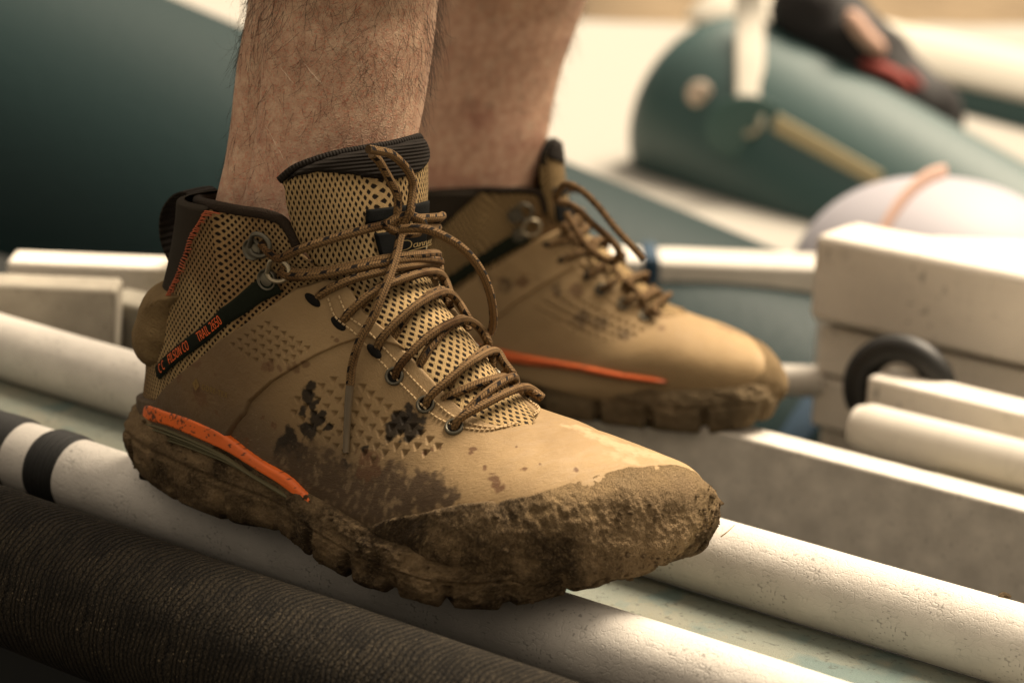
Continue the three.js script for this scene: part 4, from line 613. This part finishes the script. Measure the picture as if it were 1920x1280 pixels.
    const g = new THREE.BufferGeometry(); g.setAttribute('position', new THREE.Float32BufferAttribute(pos, 3)); g.setAttribute('color', new THREE.Float32BufferAttribute(colr, 3)); const uv = new Float32Array(pos.length / 3 * 2); for (let i = 0; i < N; i++) for (let j = 0; j <= Tn; j++) { const q = i * (Tn + 1) + j; uv[q * 2] = i / N * 0.74; uv[q * 2 + 1] = j / Tn * 0.05; } g.setAttribute('uv', new THREE.BufferAttribute(uv, 2)); g.setIndex(idx); g.computeVertexNormals();
    put('sole', outward(g), MAT.mud);
    // clods and crumbs of mud stuck to the sole and the toe
    const cr = rng(mir ? 71 : 61), clods = [], nC = mir ? 160 : 1500, rp = rand.geometry.attributes.position, gp = g.attributes.position, protoC = [0, 1, 2, 3].map((q) => { const c = new THREE.IcosahedronGeometry(1, 2), p = c.attributes.position; for (let i = 0; i < p.count; i++) { const w = 1 + 0.75 * fbm(p.getX(i) * 1.4 + q * 9, p.getY(i) * 1.4, p.getZ(i) * 1.4, 3); p.setXYZ(i, p.getX(i) * w, p.getY(i) * w, p.getZ(i) * w); } c.computeVertexNormals(); return c; });
    for (let i = 0; i < nC; i++) {
      const src = cr() < 0.45 ? rp : gp, q = Math.floor(cr() * (src.count - 2)), x = src.getX(q), y = src.getY(q), z = src.getZ(q); if (y < 0.003 || y > 0.046 || (src === gp && Math.abs(z) < 0.02 && x > 0.03 && x < 0.24)) continue; if (fbm(x * 60, y * 60, z * 60, 3) < -0.06) continue;
      const s = 0.0003 + 0.0010 * Math.pow(cr(), 4), c = protoC[i % 4].clone(); c.rotateY(cr() * 6); c.rotateX(cr() * 6); c.scale(s * (1 + cr() * 0.6), s * 0.8, s); c.translate(x, y, z); clods.push(c);
    }
    put('mud_clods', colorize(mergeGeometries(clods), mudColor((x, y, z) => 0.30 + 0.6 * sstep(0.22, 0.265, x) + 0.4 * clean)), MAT.mud).userData.kind = 'stuff';
    // tread blocks under the sole
    const r = rng(9), bl = []; for (let i = 0; i < 22; i++) { const x = 0.01 + (i % 11) / 10 * 0.165, z = (i < 11 ? 1 : -1) * (0.018 + 0.004 * r()), b = new RoundedBoxGeometry(0.015, 0.006, 0.024, 2, 0.0015); b.rotateY((r() - 0.5) * 0.5); b.translate(x, botY(x) + 0.0022, z * S); bl.push(b.toNonIndexed ? b : b); }
    put('tread', colorize(mergeGeometries(bl), () => [0.05, 0.036, 0.022]), MAT.mud).userData.kind = 'stuff';
  }
  // stitches, two rows beside the eyestay and the U below the laces
  { const st = [], E = throat, r = rng(12);
    for (const m of [1, -1]) for (const row of [0.026, 0.044]) {
      const line = [...E.map(([u, v], i) => { const a = E[Math.max(0, i - 1)], b = E[Math.min(E.length - 1, i + 1)]; let du = b[0] - a[0], dv = (b[1] - a[1]); const su = 0.36, sv = 0.22, l = Math.hypot(du * su, dv * sv); return [u + (-dv * sv) / l * row * -0.2 / su * 0.9, v + (du * su) / l * row * 0.2 / sv * 0.9]; })];
      const cv = new THREE.CatmullRomCurve3(line.map(([u, v]) => onLast(u, m * v, u < 0.345 ? 0.0048 : 0.0031)), false, 'centripetal'), L = cv.getLength(), n = Math.floor(L / 0.0021);
      for (let i = 0; i < n; i++) { const a = cv.getPointAt((i + 0.12) / n), b = cv.getPointAt((i + 0.8) / n); st.push(tube([a, a.clone().lerp(b, 0.5).multiplyScalar(1.0006), b], 0.00044, 5, 0.0008)); }
    }
    put('stitching', flipGeo(mergeGeometries(st)), MAT.stitch).userData.kind = 'stuff'; }
  // eyelets, slots
  const EY = [[742, 707], [800, 762], [853, 807]].map(([x, y]) => pix(x, y)), SL = [[592, 560], [640, 607], [706, 662]].map(([x, y]) => pix(x, y));
  const orient = (g, u, v, lift) => { const n = lastNormal(u, v), p = onLast(u, v, lift), q = new THREE.Quaternion().setFromUnitVectors(V(0, 0, 1), n); g.applyQuaternion(q); g.translate(p.x, p.y, p.z); return g; };
  for (const m of [1, -1]) {
    for (const [u, v] of EY) {
      const e = put('eyelet', flipGeo(orient(new THREE.LatheGeometry([[0.0026, -0.0006], [0.0027, 0.0006], [0.0031, 0.0011], [0.0038, 0.0009], [0.0041, 0.0002], [0.0041, -0.0004]].map(([x, y]) => new THREE.Vector2(x, y)), 32).rotateX(Math.PI / 2), u, m * v, 0.0029)), MAT.gunmetal);
      put('eyelet_hole', flipGeo(orient(new THREE.CircleGeometry(0.0028, 24), u, m * v, 0.0030)), MAT.hole, e);
    }
    for (const [u, v] of SL) put('lace_slot', flipGeo(orient(new THREE.SphereGeometry(1, 16, 8).scale(0.0042, 0.0020, 0.0008).rotateZ(-0.55 * m), u, m * v, 0.0044)), MAT.hole);
    // two hooks
    for (const [a, b, mat] of [[[481, 465], [497, 455], MAT.gunmetal], [[508, 521], [530, 502], MAT.brass]]) {
      const [u, v] = pix(...a), [u2, v2] = pix(...b);
      const h = put('lace_hook', flipGeo(orient(new THREE.LatheGeometry([[0, 0.0012], [0.0028, 0.0012], [0.0031, 0.0006], [0.0036, 0.0007], [0.0042, 0.0017], [0.0047, 0.0013], [0.0049, 0.0]].map(([x, y]) => new THREE.Vector2(x, y)), 32).rotateX(Math.PI / 2), u, m * v, 0.0028)), mat === MAT.brass ? MAT.gunmetal : MAT.gunmetal);
      const n = lastNormal(u2, m * v2), c = onLast(u2, m * v2, 0.0050), ax = V().subVectors(onLast(u2 - 0.0, m * (v2 - 0.02), 0.005), c).normalize(), up = V().crossVectors(n, ax).normalize().multiplyScalar(m), pts = [];
      for (const [x, y, z] of [[-5.8, -1.4, -1.5], [-2.0, 4.4, 0.6], [2.6, 4.2, 0.8], [5.4, 1.0, 0.6], [4.6, -3.0, 0.2], [0.8, -5.0, -0.2], [-3.9, -4.3, -1.2], [-6.0, -1.7, -2.2]]) pts.push(c.clone().addScaledVector(ax, x / 1000).addScaledVector(up, y / 1000).addScaledVector(n, z / 1000));
      put('hook_loop', flipGeo(tube(pts, 0.0011, 10, 0.0007)), mat, h);
    }
  }
  // brand band over the collar, its lettering, the maker's script on the tongue and the pressed logo
  const bandMid = P2([[306, 698], [345, 660], [400, 617], [455, 572], [490, 545], [526, 526]]);
  for (const m of [1, -1]) put('side_band', strip({ line: bandMid.map(([u, v]) => [u, m * v]), width: (t) => 0.0074 + 0.0022 * sstep(0.55, 1, t), lift: 0.0036, crown: 0.0003, n: 140, m: 10, mirrored: mir }), MAT.band);
  if (text) {
    const L = bandMid.map(([u, v]) => [u, v]); put('band_lettering', strip({ line: P2([[312, 693], [345, 661], [400, 617], [440, 584]]), width: 0.0062, lift: 0.0041, crown: 0.0003, n: 100, m: 6, round: false, mirrored: mir }), MAT.bandText);
    put('tongue_script', strip({ line: P2([[726, 470], [760, 461], [800, 448]]), width: 0.0074, lift: 0.0062, crown: 0, n: 40, m: 4, round: false, mirrored: mir }), MAT.script);
    put('pressed_logo', strip({ line: P2([[376, 716], [410, 727], [452, 741]]), width: 0.0066, lift: 0.0049, crown: 0, n: 40, m: 6, round: false, mirrored: mir }), MAT.logo);
  }
  // laces: straight runs across the throat, each ending in its eyelets on both sides
  const R = 0.0019, medial = (q, l) => mx(onLast(q[0], -q[1], l));
  const run = (list, end, ex = []) => { const p = list.map(([x, y, l = 0.0048]) => pt(x, y, l)); if (end) { p.push(medial([end[0], end[1] * 0.82], 0.0062), medial([end[0] + 0.002, end[1]], 0.0035)); } return tube(p, R, 14, 0.0011); };
  const G = [];
  G.push(run([[852, 810, 0.0012], [862, 800, 0.0052], [900, 778, 0.0068], [951, 753, 0.0080], [1000, 734, 0.0075], [1028, 727, 0.0066]], EY[2]));
  G.push(run([[872, 778, 0.0014], [900, 752, 0.0040], [935, 728, 0.0062], [968, 710, 0.0060], [988, 708, 0.003]]));
  G.push(run([[830, 752, 0.0012], [855, 742, 0.0030], [904, 726, 0.0044], [951, 718, 0.0044], [994, 726, 0.003]]));
  G.push(run([[800, 765, 0.0012], [808, 752, 0.0050], [840, 722, 0.0066], [872, 694, 0.0074], [920, 673, 0.0074], [960, 667, 0.0070], [988, 676, 0.0066]], EY[1]));
  G.push(run([[838, 730, 0.001], [850, 710, 0.0036], [880, 682, 0.0050], [912, 664, 0.0050], [942, 658, 0.004], [958, 664, 0.002]]));
  G.push(run([[742, 710, 0.0012], [752, 692, 0.0050], [778, 664, 0.0066], [806, 640, 0.0072], [850, 622, 0.0074], [900, 617, 0.0074], [938, 624, 0.0068]], EY[0]));
  G.push(run([[785, 690, 0.001], [800, 664, 0.0034], [830, 628, 0.0046], [870, 606, 0.0048], [905, 600, 0.003]]));
  G.push(run([[706, 664, 0.0010], [716, 645, 0.0050], [745, 612, 0.0066], [780, 584, 0.0074], [815, 568, 0.0074], [855, 568, 0.0074], [893, 577, 0.0066]], SL[2]));
  G.push(run([[735, 640, 0.001], [760, 600, 0.0036], [800, 562, 0.0048], [840, 550, 0.0050], [872, 556, 0.003]]));
  G.push(run([[640, 610, 0.0010], [655, 592, 0.0050], [690, 562, 0.0064], [738, 543, 0.0072], [790, 528, 0.0076], [830, 526, 0.0074], [862, 538, 0.0064]], SL[1]));
  G.push(run([[668, 585, 0.001], [700, 552, 0.0036], [750, 528, 0.0046], [800, 515, 0.0048], [838, 516, 0.003]]));
  G.push(run([[592, 562, 0.0010], [610, 548, 0.0050], [650, 531, 0.0062], [700, 522, 0.0070], [750, 513, 0.0074], [800, 506, 0.0076], [838, 508, 0.0066]], SL[0]));
  G.push(run([[532, 505, 0.0040], [552, 514, 0.0056], [603, 514, 0.0066], [687, 506, 0.0076], [750, 497, 0.0084], [812, 494, 0.0084], [836, 488, 0.0066]]));
  G.push(run([[536, 498, 0.0040], [560, 508, 0.0046], [620, 506, 0.0050], [700, 495, 0.0080], [760, 487, 0.0088], [815, 481, 0.0080], [838, 484, 0.0060]]));
  G.push(run([[500, 452, 0.0052], [531, 480, 0.0058], [560, 468, 0.0062], [594, 455, 0.0072], [650, 438, 0.0082], [700, 425, 0.0092], [722, 422, 0.0100]]));
  put('lace', laceGeo(mergeGeometries(G)), MAT.lace);
  if (!mir) {
    const H = [], f = (list) => tube(list.map(([x, y, l]) => pt(x, y, l)), R, 14, 0.001);
    H.push(f([[700, 424, 0.0104], [718, 410, 0.0120], [738, 408, 0.0128], [756, 420, 0.0124], [752, 436, 0.0116], [730, 440, 0.0112], [706, 432, 0.0106], [694, 420, 0.0100]]));
    H.push(f([[746, 412, 0.0110], [780, 408, 0.0104], [800, 407, 0.0098], [818, 412, 0.0080], [826, 420, 0.006], [815, 425, 0.0078], [780, 426, 0.0090], [750, 428, 0.0100]]));
    put('lace_knot', laceGeo(mergeGeometries(H)), MAT.lace);
    put('lace_end', laceGeo(f([[726, 424, 0.0118], [729, 405, 0.0150], [733, 375, 0.0150], [735, 350, 0.0150], [725, 325, 0.0170], [706, 303, 0.0190], [684, 287, 0.0210], [660, 281, 0.0225], [642, 276, 0.0240]])), MAT.lace);
    put('lace_end', laceGeo(f([[715, 420, 0.0110], [716, 395, 0.0120], [716, 370, 0.0120], [705, 345, 0.0120], [692, 322, 0.0130], [676, 300, 0.0145], [662, 288, 0.0160]])), MAT.lace);
    put('lace_end', laceGeo(f([[724, 438, 0.0118], [717, 455, 0.0125], [713, 480, 0.0130], [714, 532, 0.0128], [710, 575, 0.0124], [704, 605, 0.0120], [687, 645, 0.0105], [673, 690, 0.0080], [668, 722, 0.0064]])), MAT.lace);
    put('lace_tip', tube([[668, 720, 0.0064], [664, 760, 0.0056], [661, 810, 0.0046], [659, 852, 0.0040]].map(([x, y, l]) => pt(x, y, l)), (t) => 0.0018 - 0.0004 * t, 12, 0.001), MAT.aglet);
    // the long loop springing off the knot, out past the tongue
    const inv = toBoot, q = [[752, 430, 1.017], [778, 428, 1.012], [800, 430, 1.012], [830, 442, 1.014], [870, 468, 1.020], [902, 508, 1.028], [920, 555, 1.036], [925, 600, 1.046], [921, 622, 1.056]].map(([x, y, d]) => at(x, y, d).applyMatrix4(inv));
    put('lace_loop', laceGeo(tube(q, R, 14, 0.001)), MAT.lace);
  }
  if (!mir) { const a = at(1352, 1006, 1.005).applyMatrix4(toBoot), b = at(1364, 997, 1.004).applyMatrix4(toBoot), c = at(1378, 984, 1.006).applyMatrix4(toBoot); put('grass_sprig', tube([a, b, c], (t) => 0.00035 * (1 - 0.6 * t), 6, 0.0008), MAT.stitch); }
  for (const F of free) put('lace_end', laceGeo(F), MAT.lace);
}
{
  const left = thing('hiking_boot', 'blurred tan hiking boot behind, seen from its inner side, loose lace loops at its front', 'boot');
  left.rotation.set(-6 * Math.PI / 180, -14 * Math.PI / 180, 2 * Math.PI / 180, 'YZX'); left.scale.setScalar(0.95);
  left.position.copy(at(886, 288, 1.46)).sub(V(0.062, 0.16, 0).multiplyScalar(0.95).applyEuler(left.rotation)); left.updateMatrixWorld(true);
  const inv = left.matrixWorld.clone().invert(), f = (list, r = 0.0020) => tube(list.map(([x, y, d]) => at(x, y, d).applyMatrix4(inv)), r, 10, 0.0015);
  const free = [f([[1040, 372, 1.30], [1062, 345, 1.285], [1090, 357, 1.28], [1120, 385, 1.28], [1152, 425, 1.275], [1182, 458, 1.27], [1207, 486, 1.27]]), f([[1042, 378, 1.30], [1078, 388, 1.285], [1112, 420, 1.28], [1146, 450, 1.28], [1161, 472, 1.28], [1152, 490, 1.285], [1130, 484, 1.29], [1100, 460, 1.295], [1078, 428, 1.30], [1062, 400, 1.305]])];
  buildBoot(left, { mir: true, k: 1.35, stains: STAINS_B, clean: 0.9, free, text: false });
  const right = thing('hiking_boot', 'muddy tan hiking boot in front, sharp, with a lace end hanging down its side', 'boot'); right.rotation.y = BOOT_YAW;
  buildBoot(right, { stains: STAINS_A });
}
// ------------------------------------------------------------------ the person's legs
{
  const per = thing('person', 'person with bare hairy legs, standing in two hiking boots on the raft frame', 'person');
  const rt = V(1, 0, 0), bk = V(0, 0, -1);
  // rows: photo row, left and right edge; depth of the leg's axis by row
  function leg(rows, depth, extra, ridge) {
    const L = rows.map(([y, a, b]) => { const d = depth(y), c = at((a + b) / 2, y, d); return { c, w: (b - a) / 2 / FPX * d }; }).concat(extra);
    L.sort((p, q) => p.c.y - q.c.y);
    const cv = new THREE.CatmullRomCurve3(L.map((q) => q.c), false, 'centripetal'), rings = [], Nn = 520, KS = 168;
    const ys = L.map((q) => q.c.y);
    for (let i = 0; i <= Nn; i++) {
      const f = i / Nn, fy = f < 0.72 ? mix(ys[0], 0.36, f / 0.72) : mix(0.36, ys[ys.length - 1], (f - 0.72) / 0.28);
      let k = 0; while (k < L.length - 2 && L[k + 1].c.y < fy) k++; const g = clamp((fy - L[k].c.y) / (L[k + 1].c.y - L[k].c.y)), P = (q) => L[clamp(q, 0, L.length - 1)];
      const A0 = P(k - 1).c.y, A1 = P(k).c.y, A2 = P(k + 1).c.y, A3 = P(k + 2).c.y, cr = (a, b, c, d, t) => { const h = A2 - A1, m1 = (c - a) / Math.max(1e-6, A2 - A0) * h, m2 = (d - b) / Math.max(1e-6, A3 - A1) * h, t2 = t * t, t3 = t2 * t; return (2 * t3 - 3 * t2 + 1) * b + (t3 - 2 * t2 + t) * m1 + (3 * t2 - 2 * t3) * c + (t3 - t2) * m2; };
      const cx = cr(P(k - 1).c.x, P(k).c.x, P(k + 1).c.x, P(k + 2).c.x, g), cz = cr(P(k - 1).c.z, P(k).c.z, P(k + 1).c.z, P(k + 2).c.z, g), w = cr(P(k - 1).w, P(k).w, P(k + 1).w, P(k + 2).w, g);
      const ring = []; for (let q = 0; q < KS; q++) { const a = q / KS * 2 * Math.PI, x = Math.cos(a), z = Math.sin(a); const bump = ridge ? ridge(a, fy, w) : 0; const rr = w + bump + 0.0005 * fbm(cx * 40 + x * 1.2, fy * 40, z * 1.2, 3); ring.push(V(cx + x * rr, fy, cz + z * rr * 1.06)); } rings.push(ring);
    }
    return rings;
  }
  const dR = (y) => 1.085 + 0.0000 * y, dL = (y) => 1.48 - 0.00004 * (y - 300);
  const knee = (x, y, z, w) => ({ c: V(x, y, z), w });
  const rightRows = [[0, 469, 821], [60, 463, 815], [120, 456, 807], [180, 451, 797], [240, 444, 785], [300, 434, 776], [345, 424, 770], [390, 414, 766], [440, 408, 762], [500, 404, 750], [570, 410, 735], [640, 425, 720]];
  const leftRows = [[0, 774, 1097], [60, 778, 1076], [120, 780, 1054], [180, 781, 1039], [240, 780, 1029], [300, 779, 1014], [345, 782, 1006], [390, 800, 992], [450, 815, 975], [520, 830, 960], [590, 845, 945]];
  const tendon = (a, y, w) => { const A = 2.94, d = a - A, f = sstep(0.24, 0.18, y); return f * (0.0030 * Math.exp(-(d * d) / 0.03) - 0.0042 * Math.exp(-((a - 2.56) ** 2) / 0.014)); };
  const R0 = at(620, 0, 1.085), L0 = at(935, 0, 1.47);
  const rings1 = leg(rightRows, dR, [knee(R0.x + 0.018, 0.345, R0.z + 0.004, 0.0452), knee(R0.x + 0.045, 0.46, R0.z + 0.012, 0.053), knee(R0.x + 0.075, 0.58, R0.z + 0.02, 0.060), knee(R0.x + 0.05, 0.85, R0.z - 0.08, 0.082), knee(R0.x + 0.02, 1.0, R0.z - 0.14, 0.09)], tendon);
  const rings2 = leg(leftRows, dL, [knee(L0.x + 0.030, 0.33, L0.z + 0.01, 0.0565), knee(L0.x + 0.09, 0.48, L0.z + 0.04, 0.057), knee(L0.x + 0.13, 0.58, L0.z + 0.06, 0.060), knee(L0.x + 0.05, 0.85, L0.z + 0.05, 0.082), knee(L0.x - 0.02, 1.0, L0.z + 0.03, 0.09)], null);
  const hip = []; { const c = V((R0.x + L0.x) / 2 + 0.02, 1.02, (R0.z + L0.z) / 2 - 0.05), rg = []; for (let i = 0; i <= 10; i++) { const y = i / 10, ring = []; for (let k = 0; k < 48; k++) { const a = k / 48 * 2 * Math.PI, rr = 0.10 + 0.09 * Math.sin(Math.PI * (0.15 + 0.7 * y)); ring.push(V(c.x + Math.cos(a) * rr, c.y - 0.12 + 0.3 * y, c.z + Math.sin(a) * rr * 1.15)); } rg.push(ring); } hip.push(loft(rg, { capA: true, capB: true })); }
  const skin = mergeGeometries([loft(rings1, { capA: true, capB: true }), loft(rings2, { capA: true, capB: true }), ...hip]);
  const lineD = (p, a, b) => { const ab = V().subVectors(b, a), t = clamp(V().subVectors(p, a).dot(ab) / ab.lengthSq()); return p.distanceTo(a.clone().addScaledVector(ab, t)); };
  const onR = (x, y) => { const r = ray(x, y), o = camP; let best = null, bd = 1e9; for (const ring of rings1) for (const q of ring) { const v = V().subVectors(q, o), t = v.dot(r) / r.lengthSq(), d = v.distanceToSquared(r.clone().multiplyScalar(t)) * 400 + v.length() * 0.001; if (d < bd) { bd = d; best = q; } } return best; };
  const scars = [[515, 38, 540, 78, 0.7], [540, 78, 570, 118, 1], [570, 118, 606, 158, 1], [635, 5, 662, 45, 0.8], [662, 45, 690, 88, 0.9], [668, 100, 690, 95, 0.6], [525, 125, 552, 158, 0.6], [472, 195, 500, 235, 0.7], [500, 235, 532, 300, 0.7], [480, 215, 520, 270, 0.5]].map(([a, b, c, d, w]) => [onR(a, b), onR(c, d), w]);
  const tmp = V();
  colorize(skin, (x, y, z) => {
    const n = fbm(x * 60, y * 60, z * 60, 4), m = fbm(x * 190 + 4, y * 190, z * 190, 3), f = vn(x * 900, y * 900, z * 900);
    let c = mixc([0.350, 0.218, 0.140], [0.535, 0.370, 0.250], clamp(0.5 + n * 0.75 + m * 0.35 + f * 0.08));
    c = mixc(c, [0.57, 0.375, 0.265], sstep(0.235, 0.15, y) * 0.6); c = mixc(c, [0.29, 0.095, 0.06], sstep(0.22, 0.5, fbm(x * 45 + 9, y * 45, z * 45, 3)) * 0.3);
    if (z > -0.12) { tmp.set(x, y, z); for (const s of []) { const d = lineD(tmp, s[0], s[1]); if (d < 0.002) c = mixc(c, [0.55, 0.37, 0.25], sstep(0.0010, 0.0003, d + 0.0005 * m) * s[2] * 0.75); } }
    else if (y < 0.25) c = mixc(c, [0.25, 0.06, 0.04], sstep(0.28, 0.45, fbm(x * 38 + 2, y * 60, z * 38, 3)) * 0.28);
    return c;
  });
  const poreBump = rep(tex(512, 512, (u, v) => 0.5 + 0.3 * pfbm(u, v, 40, 121, 4) - 0.5 * sstep(0.5, 0.85, pn(u, v, 70, 125))), 0.03, 0.03);
  const skinMap = rep(tex(512, 512, (u, v) => { const a = pfbm(u, v, 12, 131, 5), b = pfbm(u, v, 44, 135, 3), s = sstep(0.35, 0.7, pn(u, v, 56, 137)); return [0.93 + 0.10 * a + 0.05 * b, 0.90 + 0.16 * a + 0.10 * b - 0.10 * s, 0.88 + 0.18 * a + 0.10 * b - 0.12 * s]; }, { srgb: true }), 0.04, 0.04);
  const body = part('body', skin, new THREE.MeshPhysicalMaterial({ vertexColors: true, roughness: 0.58, map: skinMap, bumpMap: poreBump, bumpScale: 0.0004, side: THREE.DoubleSide, sheen: 0.15, sheenColor: new THREE.Color(1, 0.8, 0.6), sheenRoughness: 0.5 }), per);
  { // pale scratches: beaded thin ridges on the skin
    const sc = []; for (const [a, b, w] of scars) { const n = 14, pts = []; for (let i = 0; i <= n; i++) { const q = a.clone().lerp(b, i / n); q.addScaledVector(V().subVectors(camP, q).normalize(), 0.0002); q.x += 0.0006 * fbm(i * 0.9, w * 7, 1, 2); pts.push(q); } const f = w; sc.push(tube(pts, (t) => 0.00050 * f * (0.75 + 0.5 * vn(t * 19, f * 31, 0)) * Math.sqrt(Math.max(0.02, Math.sin(Math.PI * t))), 6, 0.0006)); }
    part('scratches', mergeGeometries(sc), M({ color: lin(0.60, 0.43, 0.31), roughness: 0.6 }), per);
  }
  // hair: fine curved strands lying down the shin
  const hairs = [], r = rng(31);
  const strands = (rings, count, yMin, yMax, rad) => {
    const pos = [], idx = [];
    for (let h = 0; h < count; h++) {
      const i = Math.floor(r() * (rings.length - 2)), k = Math.floor(r() * rings[0].length), p = rings[i][k].clone(); if (p.y < yMin || p.y > yMax) continue; if (p.y < 0.19 && r() < 0.62) continue;
      const c = V(); rings[i].forEach((q, w) => { if (w % 24 === 0) c.add(q); }); c.multiplyScalar(1 / 7); const n = V(p.x - c.x, 0, p.z - c.z).normalize(), side = V(-n.z, 0, n.x);
      const len = (0.009 + 0.022 * r() * r() + 0.006 * r()) * (p.y < 0.2 ? 0.7 : 1), sw = fbm(p.x * 30, p.y * 30, p.z * 30, 2) * 2.4 + (r() - 0.5) * 2.6, lift = 0.18 + 0.5 * r(), curl = (r() - 0.5) * 4.2, M5 = 8, pts = [p.clone().addScaledVector(n, -0.0002)];
      let ang = sw; for (let q = 1; q <= M5; q++) { ang += curl / M5; const d = V(0, -Math.cos(ang), 0).addScaledVector(side, Math.sin(ang)).addScaledVector(n, lift * (1 - 0.9 * q / M5)).normalize(); pts.push(pts[q - 1].clone().addScaledVector(d, len / M5)); }
      const b0 = pos.length / 3; pts.forEach((q, w) => { const rr = rad * (0.75 + 0.6 * r() * 0) * (1 - 0.75 * w / M5); for (let s = 0; s < 3; s++) { const a = s * 2.094; pos.push(q.x + side.x * Math.cos(a) * rr + n.x * Math.sin(a) * rr, q.y + Math.sin(a + 0.6) * rr * 0.6, q.z + side.z * Math.cos(a) * rr + n.z * Math.sin(a) * rr); } });
      for (let w = 0; w < M5; w++) for (let s = 0; s < 3; s++) { const a = b0 + w * 3 + s, d = b0 + w * 3 + (s + 1) % 3; idx.push(a, d, a + 3, d, d + 3, a + 3); }
    }
    const g = new THREE.BufferGeometry(); g.setAttribute('position', new THREE.Float32BufferAttribute(pos, 3)); g.setIndex(idx); g.computeVertexNormals(); return g;
  };
  hairs.push(strands(rings1, 12500, 0.125, 0.36, 0.00010), strands(rings2, 15000, 0.10, 0.36, 0.00012));
  const hm = part('leg_hair', mergeGeometries(hairs), M({ color: lin(0.022, 0.011, 0.006), roughness: 0.5 }), per); hm.userData.kind = 'stuff';
  // shorts, above the frame
  const sh = []; for (const [rings, dx] of [[rings1, 0], [rings2, 0]]) { const c = rings.map((q) => { const m = V(); q.forEach((p) => m.add(p)); return m.multiplyScalar(1 / q.length); }), rg = []; for (let i = 0; i <= 20; i++) { const y = 0.62 + 0.42 * i / 20; let b = c[0]; for (const q of c) if (Math.abs(q.y - y) < Math.abs(b.y - y)) b = q; const ring = []; for (let k = 0; k < 48; k++) { const a = k / 48 * 2 * Math.PI, rr = 0.108 + 0.006 * Math.sin(a * 5 + y * 20); ring.push(V(b.x + Math.cos(a) * rr, y, b.z + Math.sin(a) * rr)); } rg.push(ring); } sh.push(loft(rg)); }
  part('shorts', mergeGeometries(sh), M({ color: lin(0.12, 0.11, 0.08), roughness: 0.9 }), per);
}
renderer.render(scene, camera);
